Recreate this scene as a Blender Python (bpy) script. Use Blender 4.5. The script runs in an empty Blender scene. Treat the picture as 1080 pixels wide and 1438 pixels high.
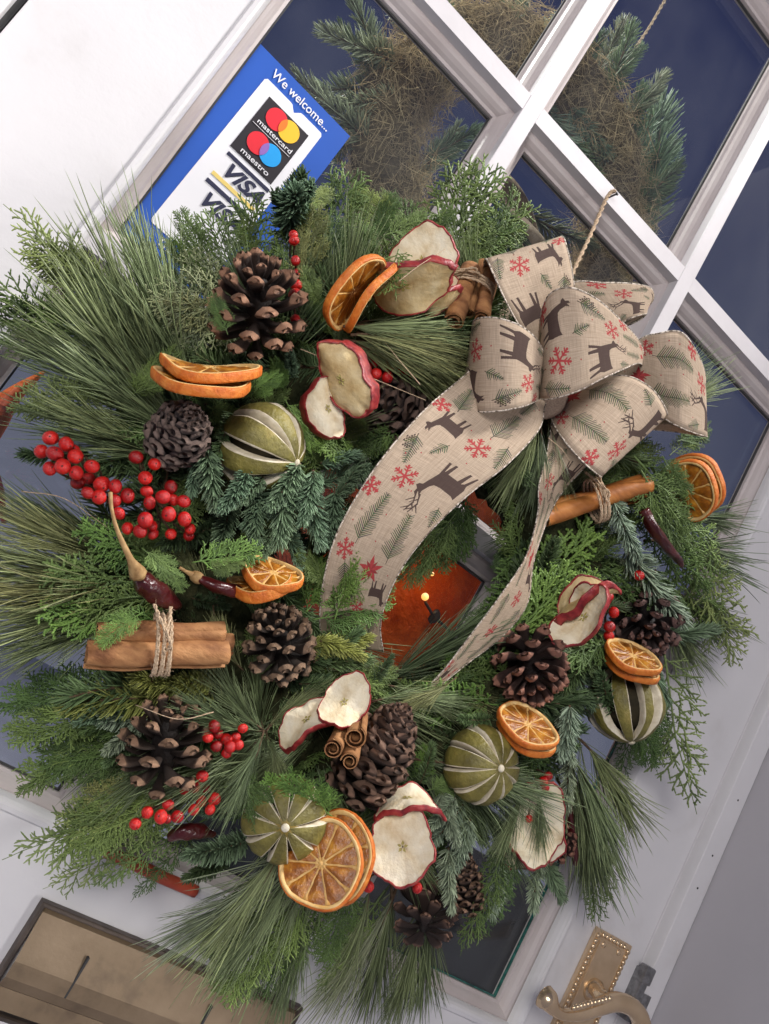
import bpy, bmesh, math, random
import numpy as np
from mathutils import Vector, Matrix
rng = random.Random(7)
NR = np.random.RandomState(11)
PI = math.pi
C = bpy.context.scene.collection
scn = bpy.context.scene

# ------------------------------------------------------------------ camera
RC = np.array([[0.7318528418966932, -0.46789900564987863, 0.49544115525417215],
               [-0.5487424893827166, 0.026455223123634998, 0.8355727386143815],
               [-0.4040706598526957, -0.8833858962431614, -0.2373947349139688]])
FOC = 1213.57
CP = np.array([-0.3622062, -0.69912722, -0.15183141])
cam_d = bpy.data.cameras.new('camera')
cam = bpy.data.objects.new('camera', cam_d); C.objects.link(cam)
cam_d.sensor_fit = 'HORIZONTAL'; cam_d.sensor_width = 36.0
cam_d.lens = FOC / 1080 * 36
cam_d.clip_start = 0.02; cam_d.clip_end = 200
M = Matrix.Identity(4)
for i in range(3):
    for j in range(3):
        M[i][j] = RC[j][i]
    M[i][3] = CP[i]
cam.matrix_world = M
scn.camera = cam
CX, CY, CZ = Vector(RC[0]), Vector(RC[1]), Vector(RC[2])   # camera right, up, back

def pt(u, v, d=0.0):
    """point at height d in front of the door face (y = -d) seen at photo pixel (u, v)"""
    w = RC.T @ np.array([(u - 540) / FOC, -(v - 719) / FOC, -1.0])
    t = (-d - CP[1]) / w[1]
    return Vector(CP + t * w)

def mpp(p):
    """metres per photo pixel at a point"""
    return float((np.array(p) - CP) @ -RC[2]) / FOC

def cdir(x, y, z):
    return (CX * x + CY * y + CZ * z).normalized()

def ldir(c, x, y, z):
    """direction at point c: x to the right, y up, z towards the viewer"""
    Z = (Vector(CP) - c).normalized(); X = (CX - Z * CX.dot(Z)).normalized()
    return (X * x + Z.cross(X) * y + Z * z).normalized()

# ------------------------------------------------------------------ world and lamps
world = bpy.data.worlds.new('World'); scn.world = world
world.use_nodes = True
nt = world.node_tree; nt.nodes.clear()
wo = nt.nodes.new('ShaderNodeOutputWorld'); bg = nt.nodes.new('ShaderNodeBackground')
tc = nt.nodes.new('ShaderNodeTexCoord'); sx = nt.nodes.new('ShaderNodeSeparateXYZ')
wr = nt.nodes.new('ShaderNodeValToRGB')
nt.links.new(tc.outputs['Generated'], sx.inputs[0]); nt.links.new(sx.outputs['Z'], wr.inputs[0])
nt.links.new(wr.outputs[0], bg.inputs[0]); nt.links.new(bg.outputs[0], wo.inputs[0])
e = wr.color_ramp.elements
e[0].position = 0.0; e[0].color = (0.20, 0.20, 0.27, 1)
e[1].position = 0.75; e[1].color = (0.026, 0.034, 0.105, 1)
n = e.new(0.16); n.color = (0.17, 0.175, 0.245, 1)
n = e.new(0.42); n.color = (0.055, 0.066, 0.130, 1)
bg.inputs[1].default_value = 0.8

def area(name, loc, target, size, energy, col):
    l = bpy.data.lights.new(name, 'AREA'); l.shape = 'DISK'; l.size = size; l.energy = energy; l.color = col
    o = bpy.data.objects.new(name, l); C.objects.link(o); o.location = loc
    o.rotation_euler = (Vector(target) - Vector(loc)).to_track_quat('-Z', 'Y').to_euler()
    return o
area('ceiling_lamp', (1.2, -1.5, 3.6), (0, 0, 0), 0.65, 215, (1.0, 0.96, 0.93))
area('soft_fill', (-1.6, -2.4, 0.4), (0, 0, 0), 1.1, 46, (1.0, 0.96, 0.94))  # broad fill added from the front left to lift the shadows
area('lower_right_fill', (1.5, -2.1, -0.2), (0.1, 0, -0.2), 1.0, 34, (1.0, 0.965, 0.94))  # fill added to brighten the lower right of the door
area('inner_wreath_fill', (-0.9, 0.45, 1.3), (0.0, 0.14, 0.5), 0.4, 30, (1.0, 0.95, 0.88))  # added behind the door to brighten the moss wreath there
scn.view_settings.view_transform = 'Standard'
scn.view_settings.look = 'None'
scn.view_settings.exposure = 0.12
scn.view_settings.gamma = 1.0
scn.cycles.max_bounces = 6
scn.cycles.transparent_max_bounces = 12

# ------------------------------------------------------------------ materials
MATS = {}
class NT:
    def __init__(s, name):
        s.m = bpy.data.materials.new(name); s.m.use_nodes = True
        s.t = s.m.node_tree; s.b = s.t.nodes['Principled BSDF']
        MATS[name] = s.m
    def n(s, typ, **kw):
        nd = s.t.nodes.new('ShaderNode' + typ)
        for k, v in kw.items():
            if k.startswith('i_'):
                nd.inputs[k[2:].replace('_', ' ')].default_value = v
            else:
                setattr(nd, k, v)
        return nd
    def l(s, a, b): s.t.links.new(a, b)
    def tex(s, scale=50, detail=4, coord='Object', typ='Noise', rough=0.55, stretch=None):
        tc = s.n('TexCoord'); out = tc.outputs[coord]
        if stretch:
            mp = s.n('Mapping'); mp.inputs['Scale'].default_value = stretch
            s.l(out, mp.inputs[0]); out = mp.outputs[0]
        if typ == 'Noise':
            nz = s.n('TexNoise'); nz.inputs['Scale'].default_value = scale
            nz.inputs['Detail'].default_value = detail; nz.inputs['Roughness'].default_value = rough
            s.l(out, nz.inputs['Vector']); return nz.outputs['Fac']
        nz = s.n('TexVoronoi'); nz.inputs['Scale'].default_value = scale
        s.l(out, nz.inputs['Vector']); return nz.outputs['Distance']
    def ramp(s, fac, stops):
        r = s.n('ValToRGB'); s.l(fac, r.inputs[0]); el = r.color_ramp.elements
        while len(el) > 1: el.remove(el[-1])
        el[0].position = stops[0][0]; el[0].color = (*stops[0][1], 1)
        for p, c in stops[1:]:
            k = el.new(p); k.color = (*c, 1)
        return r.outputs[0]
    def bump(s, h, strength=0.3, dist=0.001):
        b = s.n('Bump'); b.inputs['Strength'].default_value = strength; b.inputs['Distance'].default_value = dist
        s.l(h, b.inputs['Height']); s.l(b.outputs[0], s.b.inputs['Normal'])
    def mul(s, a, b, fac=1.0, mode='MULTIPLY'):
        m = s.n('Mix', data_type='RGBA', blend_type=mode); m.inputs[0].default_value = fac
        for sock, x in ((m.inputs[6], a), (m.inputs[7], b)):
            if isinstance(x, tuple): sock.default_value = (*x, 1)
            else: s.l(x, sock)
        return m.outputs[2]
    def set(s, rough=0.5, spec=0.5, metal=0.0, coat=0.0):
        s.b.inputs['Roughness'].default_value = rough
        s.b.inputs['Specular IOR Level'].default_value = spec
        s.b.inputs['Metallic'].default_value = metal
        s.b.inputs['Coat Weight'].default_value = coat
        return s

def noisy(name, stops, scale=60, rough=0.5, spec=0.5, bump=0.3, bs=None, dist=0.001, coat=0, metal=0, stretch=None, detail=4):
    k = NT(name).set(rough, spec, metal, coat)
    f = k.tex(scale, detail, stretch=stretch)
    k.l(k.ramp(f, stops), k.b.inputs['Base Color'])
    if bump: k.bump(k.tex(bs or scale * 2, 4, stretch=stretch), bump, dist)
    return k.m

def g(v): return tuple(v) if not isinstance(v, (int, float)) else (v, v, v)
noisy('white_paint', [(0.26, g((.58, .56, .55))), (0.40, g((.665, .652, .655))), (0.7, g((.705, .69, .695)))], 9, 0.33, 0.5, 0.5, 75, 0.0010, detail=9)
noisy('muntin_paint', [(0.3, g((.55, .525, .535))), (0.7, g((.62, .60, .61)))], 20, 0.4, 0.5, 0.2, 150, 0.0005)
noisy('bead_paint', [(0.3, g((.46, .40, .385))), (0.7, g((.55, .50, .485)))], 14, 0.35, 0.5, 0.2, 150, 0.0005)
noisy('wall_paint', [(0.3, g((.42, .405, .425))), (0.7, g((.46, .44, .46)))], 5, 0.6, 0.3, 0.3, 160, 0.0006)
noisy('gap_dark', [(0.3, g(.03)), (0.7, g(.06))], 40, 0.7)
noisy('brass', [(0.3, (.56, .41, .26)), (0.7, (.68, .52, .35))], 60, 0.42, 0.5, 0.15, 200, 0.0004, metal=0.6)
noisy('polished_brass', [(0.3, (.68, .50, .31)), (0.7, (.80, .62, .41))], 50, 0.24, 0.5, 0.05, 200, 0.0003, metal=0.8)
noisy('dull_steel', [(0.3, (.16, .16, .165)), (0.7, (.32, .32, .33))], 150, 0.4, 0.5, 0.4, 200, 0.0006, metal=0.7)
noisy('dark_metal', [(0.3, (.035, .033, .033)), (0.7, (.07, .065, .065))], 100, 0.35, 0.5, 0.2, metal=0.3)
noisy('bronze', [(0.3, (.07, .055, .045)), (0.7, (.13, .10, .08))], 60, 0.5, 0.4, 0.3, metal=0.4)
noisy('tarnished_brass', [(0.25, (.13, .09, .06)), (0.45, (.25, .18, .11)), (0.8, (.34, .25, .16))], 26, 0.45, 0.5, 0.3, 150, 0.0005, metal=0.45)
noisy('twine', [(0.3, (.32, .22, .13)), (0.7, (.66, .51, .36))], 900, 0.85, 0.1, 0.8, 1200, 0.0006)
noisy('cinnamon', [(0.25, (.12, .045, .018)), (0.4, (.25, .11, .045)), (0.55, (.38, .185, .075)), (0.8, (.50, .27, .12))], 90, 0.7, 0.25, 0.9, 300, 0.0014, stretch=(.45, 1, 1), detail=9)
noisy('cinnamon_orange', [(0.25, (.16, .05, .012)), (0.55, (.36, .13, .03)), (0.8, (.52, .23, .06))], 60, 0.5, 0.3, 0.5, 260, 0.0008, stretch=(.35, 1, 1))
noisy('peel', [(0.25, (.38, .075, .010)), (0.45, (.58, .14, .014)), (0.75, (.74, .26, .04))], 120, 0.5, 0.4, 0.9, 480, 0.0012, detail=8)
noisy('pith', [(0.3, (.66, .39, .12)), (0.7, (.80, .58, .27))], 120, 0.6, 0.3, 0.4, 400, 0.0005)
noisy('pulp', [(0.25, (.13, .036, .004)), (0.5, (.34, .11, .010)), (0.75, (.66, .30, .035))], 110, 0.28, 0.6, 0.8, 420, 0.0012)
noisy('membrane', [(0.3, (.58, .30, .07)), (0.7, (.74, .50, .2))], 200, 0.5, 0.4, 0.3, 400, 0.0005)
noisy('lime_rind', [(0.25, (.065, .052, .015)), (0.42, (.14, .12, .03)), (0.6, (.22, .19, .045)), (0.8, (.36, .28, .08))], 60, 0.48, 0.4, 0.9, 340, 0.0014, detail=9)
noisy('lime_end', [(0.25, (.15, .11, .02)), (0.5, (.25, .17, .03)), (0.8, (.36, .25, .07))], 60, 0.45, 0.4, 0.5, 600, 0.0006)
noisy('lime_pith', [(0.3, (.50, .44, .31)), (0.7, (.74, .68, .54))], 140, 0.7, 0.2, 0.3)
noisy('lime_core', [(0.3, (.012, .010, .006)), (0.7, (.05, .04, .02))], 90, 0.8, 0.2)
noisy('apple_flesh', [(0.25, (.36, .23, .10)), (0.36, (.62, .50, .31)), (0.5, (.74, .65, .46)), (0.7, (.80, .74, .58))], 75, 0.66, 0.3, 0.8, 190, 0.0016, detail=8)
noisy('apple_tan', [(0.25, (.26, .14, .05)), (0.4, (.48, .34, .15)), (0.6, (.60, .47, .25)), (0.8, (.68, .58, .36))], 65, 0.6, 0.3, 0.8, 190, 0.0016, detail=8)
noisy('apple_skin', [(0.3, (.12, .008, .010)), (0.5, (.28, .020, .024)), (0.7, (.42, .07, .05))], 130, 0.45, 0.5, 0.6, 240, 0.0012)
noisy('apple_core', [(0.3, (.28, .22, .05)), (0.7, (.45, .40, .12))], 120, 0.6)
k = NT('berry_red').set(0.33, 0.45, 0, .15)
oi = k.n('ObjectInfo')
k.l(k.mul(k.ramp(k.tex(3), [(.3, (.36, .006, .008)), (.6, (.60, .012, .012))]), k.ramp(oi.outputs['Random'], [(0, (.42, .3, .3)), (.35, (.85, .9, .9)), (1, (1.15, 1.6, 1.0))])), k.b.inputs['Base Color'])
k.bump(k.tex(9), .25, .05)
noisy('berry_tip', [(0.3, (.03, .01, .008)), (0.7, (.06, .02, .012))], 40, 0.6)
noisy('twig', [(0.3, (.07, .04, .025)), (0.7, (.16, .10, .06))], 200, 0.8, 0.2, 0.6, 500)
noisy('chilli_red', [(0.25, (.022, .003, .004)), (0.6, (.06, .006, .007)), (0.85, (.13, .014, .012))], 50, 0.28, 0.5, 0.8, 130, 0.0022, coat=0.2)
noisy('chilli_stalk', [(0.3, (.22, .12, .045)), (0.7, (.46, .30, .13))], 160, 0.6, 0.3, 0.4)
noisy('moss', [(0.25, (.05, .035, .018)), (0.5, (.15, .11, .06)), (0.8, (.25, .19, .11))], 120, 0.9, 0.1, 0.9, 260, 0.004)
noisy('dark_moss', [(0.25, (.012, .014, .006)), (0.5, (.035, .040, .018)), (0.8, (.08, .075, .035))], 120, 0.9, 0.1, 0.9, 260, 0.004)
noisy('hessian', [(0.3, (.28, .2, .13)), (0.7, (.42, .32, .23))], 150, 0.9, 0.1, 0.5, 700)
noisy('orange_cloth', [(0.3, (.26, .03, .004)), (0.5, (.50, .07, .007)), (0.75, (.68, .13, .012))], 14, 0.7, 0.2, 0.8, 22, 0.02)
noisy('strip_red', [(0.3, (.42, .06, .03)), (0.7, (.58, .11, .05))], 60, 0.4)
noisy('pale_ground', [(0.3, (.38, .38, .47)), (0.7, (.55, .55, .65))], 2, 0.9)
noisy('slate', [(0.3, (.035, .038, .045)), (0.7, (.075, .078, .09))], 12, 0.6)
noisy('navy_print', [(0.3, (.018, .02, .05)), (0.7, (.022, .025, .06))], 12, 0.4, bump=0)
noisy('black_print', [(0.3, (.025, .022, .025)), (0.7, (.03, .027, .03))], 12, 0.35, bump=0)
noisy('white_print', [(0.3, (.74, .74, .76)), (0.7, (.78, .78, .8))], 12, 0.35, bump=0)
noisy('blue_print', [(0.3, (.022, .090, .40)), (0.7, (.026, .10, .44))], 12, 0.35, bump=0)
for nm, c in (('red_print', (.72, .03, .045)), ('yellow_print', (.85, .50, .04)), ('amber_print', (.80, .20, .03)),
              ('cyan_print', (.02, .33, .75)), ('violet_print', (.28, .14, .45)), ('gold_print', (.78, .60, .18))):
    noisy(nm, [(0.3, tuple(x * .95 for x in c)), (0.7, c)], 12, 0.35, bump=0)

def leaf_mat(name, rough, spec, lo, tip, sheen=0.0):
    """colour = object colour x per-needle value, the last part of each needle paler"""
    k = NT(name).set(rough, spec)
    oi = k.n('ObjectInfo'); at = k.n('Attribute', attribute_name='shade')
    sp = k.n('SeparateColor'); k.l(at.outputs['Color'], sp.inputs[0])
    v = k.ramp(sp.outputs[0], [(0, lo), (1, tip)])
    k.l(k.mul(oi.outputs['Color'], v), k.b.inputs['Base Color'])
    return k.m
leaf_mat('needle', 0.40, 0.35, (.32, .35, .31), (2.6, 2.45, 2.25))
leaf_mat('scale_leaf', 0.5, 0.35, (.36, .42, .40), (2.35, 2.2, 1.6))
leaf_mat('moss_strand', 0.9, 0.1, (.4, .4, .4), (1.4, 1.4, 1.4))
k = NT('bark').set(0.8, 0.2)
k.l(k.ramp(k.tex(300), [(0.3, (.06, .035, .02)), (0.7, (.15, .10, .06))]), k.b.inputs['Base Color'])
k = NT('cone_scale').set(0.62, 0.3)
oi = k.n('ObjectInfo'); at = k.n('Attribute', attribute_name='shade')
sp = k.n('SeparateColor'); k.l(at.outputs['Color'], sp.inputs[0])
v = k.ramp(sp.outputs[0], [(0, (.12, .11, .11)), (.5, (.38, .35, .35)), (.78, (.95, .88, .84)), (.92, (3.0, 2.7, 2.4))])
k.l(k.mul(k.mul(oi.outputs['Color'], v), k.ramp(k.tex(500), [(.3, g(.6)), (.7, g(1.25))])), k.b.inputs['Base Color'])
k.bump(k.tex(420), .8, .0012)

# glass
k = NT('window_glass')
t = k.t; t.nodes.remove(k.b)
out = t.nodes['Material Output']
tr = k.n('BsdfTransparent'); tr.inputs[0].default_value = (.86, .89, .90, 1)
gl = k.n('BsdfGlossy'); gl.inputs['Roughness'].default_value = 0.02
lw = k.n('LayerWeight'); pw = k.n('Math', operation='POWER'); pw.inputs[1].default_value = 4; k.l(lw.outputs['Facing'], pw.inputs[0])
fr = k.n('Math', operation='MULTIPLY_ADD'); fr.inputs[1].default_value = .5; fr.inputs[2].default_value = .045; k.l(pw.outputs[0], fr.inputs[0])
mx = k.n('MixShader'); k.l(fr.outputs[0], mx.inputs[0]); k.l(tr.outputs[0], mx.inputs[1]); k.l(gl.outputs[0], mx.inputs[2])
df = k.n('BsdfDiffuse'); df.inputs[0].default_value = (.55, .56, .58, 1)
m2 = k.n('MixShader'); dr = k.ramp(k.tex(14, 6, stretch=(1, 1, .5)), [(.35, g(.008)), (.7, g(.028))])
k.l(dr, m2.inputs[0]); k.l(mx.outputs[0], m2.inputs[1]); k.l(df.outputs[0], m2.inputs[2])
k.l(m2.outputs[0], out.inputs[0])
k = NT('glass_edge').set(0.15, 0.5)
k.l(k.ramp(k.tex(90), [(.35, (.012, .05, .045)), (.6, (.03, .16, .13)), (.8, (.16, .32, .28))]), k.b.inputs['Base Color'])
k = NT('lamp_glow')
k.b.inputs['Emission Color'].default_value = (1, .42, .06, 1); k.b.inputs['Emission Strength'].default_value = 1.8

# ------------------------------------------------------------------ mesh helpers
def link(name, me, mats, parent=None, loc=None):
    o = bpy.data.objects.new(name, me); C.objects.link(o)
    for m in mats if isinstance(mats, (list, tuple)) else [mats]:
        me.materials.append(MATS[m])
    if parent: o.parent = parent
    if loc is not None: o.location = loc
    return o
def mesh(name, vs, fs, smooth=True, mi=None, shade=None, uv=None):
    me = bpy.data.meshes.new(name)
    me.from_pydata([tuple(map(float, v)) for v in vs] if not isinstance(vs, np.ndarray) else vs.tolist(), [], fs)
    if smooth: me.polygons.foreach_set('use_smooth', [True] * len(me.polygons))
    if mi is not None: me.polygons.foreach_set('material_index', list(mi))
    if shade is not None:
        a = me.color_attributes.new('shade', 'FLOAT_COLOR', 'POINT')
        s = np.asarray(shade, dtype=np.float32)
        a.data.foreach_set('color', np.stack([s, s, s, np.ones_like(s)], 1).ravel())
    me.update(); return me
def empty(name, loc, label=None, cat=None, group=None, rot=None):
    o = bpy.data.objects.new(name, None); C.objects.link(o); o.location = loc
    o.empty_display_size = 0.01
    if rot is not None:
        o.rotation_euler = rot.to_euler()
    tag(o, label, cat, group); return o
def tag(o, label=None, cat=None, group=None, kind=None):
    if label: o['label'] = label
    if cat: o['category'] = cat
    if group: o['group'] = group
    if kind: o['kind'] = kind
    return o
def box(x0, x1, y0, y1, z0, z1, bev=0.0):
    bm = bmesh.new()
    vs = [bm.verts.new((x, y, z)) for x in (x0, x1) for y in (y0, y1) for z in (z0, z1)]
    for f in ((0, 1, 3, 2), (4, 6, 7, 5), (0, 4, 5, 1), (2, 3, 7, 6), (0, 2, 6, 4), (1, 5, 7, 3)):
        bm.faces.new([vs[i] for i in f])
    bmesh.ops.recalc_face_normals(bm, faces=bm.faces)
    if bev: bmesh.ops.bevel(bm, geom=bm.edges[:], offset=bev, segments=2, affect='EDGES', profile=.6)
    me = bpy.data.meshes.new('box'); bm.to_mesh(me); bm.free(); return me
def frames(P):
    """parallel frames along a polyline"""
    P = np.asarray(P, float); n = len(P)
    T = np.gradient(P, axis=0); T /= np.linalg.norm(T, axis=1)[:, None] + 1e-12
    a = np.array([0, 0, 1.0]) if abs(T[0][2]) < .9 else np.array([1.0, 0, 0])
    N = np.zeros_like(P); v = a - T[0] * (a @ T[0]); N[0] = v / np.linalg.norm(v)
    for i in range(1, n):
        v = N[i-1] - T[i] * (N[i-1] @ T[i]); N[i] = v / (np.linalg.norm(v) + 1e-12)
    return T, N, np.cross(T, N)
def tube(P, rad, K=8, flat=1.0, cap=True, ph=0.0):
    P = np.asarray(P, float); n = len(P)
    rad = np.broadcast_to(np.asarray(rad, float), (n,))
    T, N, B = frames(P); vs = []; fs = []
    for i in range(n):
        for k in range(K):
            a = 2 * PI * k / K + ph * i
            vs.append(P[i] + rad[i] * (math.cos(a) * N[i] * flat + math.sin(a) * B[i]))
    for i in range(n - 1):
        for k in range(K):
            k2 = (k + 1) % K
            fs.append((i*K+k, i*K+k2, (i+1)*K+k2, (i+1)*K+k))
    if cap:
        fs.append(tuple(range(K))[::-1]); fs.append(tuple((n-1)*K + k for k in range(K)))
    return vs, fs
class Acc:
    def __init__(s): s.v = []; s.f = []; s.mi = []; s.s = []
    def add(s, vs, fs, mi=0, shade=0.5):
        o = len(s.v); s.v.extend([tuple(x) for x in vs])
        s.f.extend([tuple(i + o for i in f) for f in fs]); s.mi.extend([mi] * len(fs))
        s.s.extend(list(shade) if hasattr(shade, '__len__') else [shade] * len(vs))
    def mesh(s, name, smooth=True): return mesh(name, s.v, s.f, smooth, s.mi, s.s)
def catmull(pts, sub=8):
    P = [np.array(p, float) for p in pts]
    P = [2 * P[0] - P[1]] + P + [2 * P[-1] - P[-2]]
    out = []
    for i in range(1, len(P) - 2):
        for k in range(sub):
            t = k / sub
            a, b, c, d = P[i-1], P[i], P[i+1], P[i+2]
            out.append(.5 * ((2*b) + (-a+c)*t + (2*a-5*b+4*c-d)*t*t + (-a+3*b-3*c+d)*t**3))
    out.append(P[-2]); return np.array(out)
def sphere_mesh(name, r, seg=16, rings=10, mi=0, wob=0.0):
    vs = []; fs = []
    for i in range(rings + 1):
        th = PI * i / rings
        for j in range(seg):
            a = 2 * PI * j / seg; rr = r * (1 + wob * math.sin(3*a + 2*th))
            vs.append((rr*math.sin(th)*math.cos(a), rr*math.sin(th)*math.sin(a), rr*math.cos(th)))
    for i in range(rings):
        for j in range(seg):
            j2 = (j+1) % seg
            fs.append((i*seg+j, (i+1)*seg+j, (i+1)*seg+j2, i*seg+j2))
    return vs, fs
def basis(x=None, y=None, z=None):
    """rotation whose Z column is z and whose X column leans to x"""
    z = Vector(z).normalized(); x = Vector(x)
    x = (x - z * x.dot(z)); x = x.normalized() if x.length > 1e-6 else z.orthogonal().normalized()
    y = z.cross(x)
    return Matrix((x, y, z)).transposed()

# ------------------------------------------------------------------ needle and frond meshes
def needles(B, D, Cv, L, W, rings=(0, .3, .65, .9), K=3, shade=None, wprof=None):
    """all needles at once: B base, D direction, Cv bend vector (m), L length, W radius"""
    n = len(B); D = D / np.linalg.norm(D, axis=1)[:, None]
    ref = NR.normal(size=(n, 3)); N = ref - D * (ref * D).sum(1)[:, None]; N /= np.linalg.norm(N, axis=1)[:, None]
    Bn = np.cross(D, N)
    vs = []; sh = []
    wp = wprof or (.7, 1, .85, .45)
    for r, w in zip(rings, wp):
        c = B + D * (L * r)[:, None] + Cv * (r * r)
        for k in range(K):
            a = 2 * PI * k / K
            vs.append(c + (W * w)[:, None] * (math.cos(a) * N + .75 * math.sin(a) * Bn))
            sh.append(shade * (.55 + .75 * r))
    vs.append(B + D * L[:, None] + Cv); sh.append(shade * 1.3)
    V = np.stack(vs, 1).reshape(-1, 3); S = np.clip(np.stack(sh, 1).reshape(-1), 0, 1)
    m = len(rings) * K + 1; fs = []
    base = []
    for i in range(len(rings) - 1):
        for k in range(K):
            base.append((i*K+k, i*K+(k+1) % K, (i+1)*K+(k+1) % K, (i+1)*K+k))
    i = len(rings) - 1
    for k in range(K): base.append((i*K+k, i*K+(k+1) % K, m-1))
    for q in range(n):
        o = q * m
        fs.extend([tuple(x + o for x in f) for f in base])
    return V, fs, S
def fir_mesh(name, seed, n=150, L=.085, nl=.017, w=.00085, spread=1.0, up=.35, flat=0.0):
    r = np.random.RandomState(seed); t = np.concatenate([r.uniform(.02, .97, n - 16), np.full(16, .97)])
    bend = r.uniform(-.012, .012, 2)
    ax = np.stack([t * L * .83, bend[0] * t**2, bend[1] * t**2], 1)
    ph = r.uniform(0, 2*PI, n)
    rad = np.stack([np.zeros(n), np.cos(ph), np.sin(ph)], 1)
    rad[:, 2] = np.where(rad[:, 2] < 0, rad[:, 2] * (1 - up), rad[:, 2])
    if flat: rad[:, 2] *= (1 - flat)
    fwd = .55 + .75 * t**2 + r.normal(0, .1, n)
    fwd[-16:] = r.uniform(.8, 3, 16)
    D = rad * spread + np.array([1, 0, 0]) * fwd[:, None] + r.normal(0, .09, (n, 3))
    ln = nl * (1 - .35 * t**3) * r.uniform(.8, 1.12, n)
    Cv = np.array([.25, 0, .5])[None] * ln[:, None] * .35 - rad * ln[:, None] * .12
    V, F, S = needles(ax, D, Cv, ln, np.full(n, w) * r.uniform(.85, 1.15, n), shade=np.clip(r.normal(.5, .17, n), .1, .8))
    A = Acc(); A.add(V, F, 0, S)
    s = np.linspace(0, 1, 7)
    vs, fs = tube(np.stack([s*L*.84, bend[0]*s**2, bend[1]*s**2], 1), .0016 * (1 - .5*s), 5)
    A.add(vs, fs, 1)
    return A.mesh(name)
def pine_mesh(name, seed, n=190, L=.15, nl=.085, w=.00042, spread=.30, star=False):
    r = np.random.RandomState(seed)
    t = r.beta(1.5, 1.1, n); stem = L - nl * .8
    ax = np.stack([t * stem, .006*np.sin(3*t), .004*np.cos(4*t)], 1)
    ph = r.uniform(0, 2*PI, n)
    rad = np.stack([np.zeros(n), np.cos(ph), np.sin(ph)], 1)
    sp = spread * r.uniform(.25, 1.35, n) * (1.25 - .5*t)
    if star: sp = r.uniform(.3, 2.4, n)
    # five needles of one fascicle keep close together
    D = np.array([1.0, 0, 0])[None] + rad * sp[:, None]
    D = np.repeat(D[::4], 4, 0)[:n] + r.normal(0, .055, (n, 3)); ax = np.repeat(ax[::4], 4, 0)[:n]
    ln = nl * r.uniform(.7, 1.1, n) * (.75 if star else 1)
    D /= np.linalg.norm(D, axis=1)[:, None]
    Cv = (r.normal(0, .5, (n, 3)) + np.array([.3, -.25, 0])) * ln[:, None] * .16
    V, F, S = needles(ax, D, Cv, ln, np.full(n, w), rings=(0, .2, .4, .6, .8, .94), wprof=(.8, 1, 1, 1, .9, .6),
                      shade=np.clip(r.normal(.5, .2, n), .08, .85))
    A = Acc(); A.add(V, F, 0, S)
    s = np.linspace(0, 1, 6)
    vs, fs = tube(np.stack([s*stem, .006*np.sin(3*s), .004*np.cos(4*s)], 1), .0017*(1-.5*s), 5)
    A.add(vs, fs, 1)
    return A.mesh(name)
def frond_mesh(name, seed, L=.14, wide=.42, droop=.02, sparse=1.4, w=.00115, ang=40, fl=.6):
    """flat spray of scale-leaved branchlets"""
    r = random.Random(seed); A = Acc()
    def chain(p, a, ln, lift, rad, sh):
        n = max(4, int(ln / .0014)); pts = []; rr = []
        a0 = a; q = np.array(p, float)
        for i in range(n + 1):
            pts.append(q.copy()); s = i / n
            rr.append(rad * (1.25 if i % 2 else .72) * (1 - .35*s) * (.45 if i == n else 1))
            a0 += r.gauss(0, .045) - .012 * (1 if a > 0 else -1)
            q = q + np.array([math.cos(a0), math.sin(a0), lift - droop * 1.2 * s + r.gauss(0, .05)]) * (ln / n)
        vs, fs = tube(pts, rr, 4, flat=fl, cap=False, ph=PI/4)
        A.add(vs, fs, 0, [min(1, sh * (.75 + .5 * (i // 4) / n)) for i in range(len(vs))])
        return pts
    n = 40; main = []
    q = np.zeros(3); a = r.gauss(0, .05)
    for i in range(n + 1):
        main.append(q.copy()); s = i / n
        a += r.gauss(0, .03)
        q = q + np.array([math.cos(a), math.sin(a), -2 * droop * s]) * L / n
    A.add(*tube(main, [.0013 * (1 - .75*i/n) for i in range(n+1)], 5), 0, .45)
    x = .10; side = 1
    while x < .97:
        i = int(x * n); s = x
        ln = wide * L * (math.sin(PI * min(1, (s * .8 + .22))) ** .7) * r.uniform(.75, 1.1) * (1 if s < .9 else .5)
        aa = side * math.radians(ang + r.gauss(0, 6)) * (1.15 - .45*s)
        sh = min(.9, max(.12, r.gauss(.5, .14)))
        pts = chain(main[i], aa, ln, r.gauss(0, .14), w * 1.05, sh)
        m = len(pts); j = 3; sd = side
        while j < m - 1:
            l2 = min(ln * .5, .004 + (1 - j/m) * ln * .52) * r.uniform(.7, 1.15)
            ps = chain(pts[j], aa + sd * math.radians(ang + r.gauss(0, 7)), l2, r.gauss(0, .2), w * .9, sh * r.uniform(.8, 1.2))
            if l2 > .012:
                for jj in range(3, len(ps) - 1, 4):
                    chain(ps[jj], aa + sd * math.radians(ang) - sd * math.radians(38) * (1 if jj % 8 == 3 else -1), l2 * .36 * (1 - jj/len(ps) * .5), r.gauss(0, .2), w * .8, sh * r.uniform(.8, 1.25))
            j += 2 if sparse < 1.5 else 4; sd = -sd
        x += .026 * sparse * r.uniform(.8, 1.2); side = -side
    return A.mesh(name)

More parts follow.
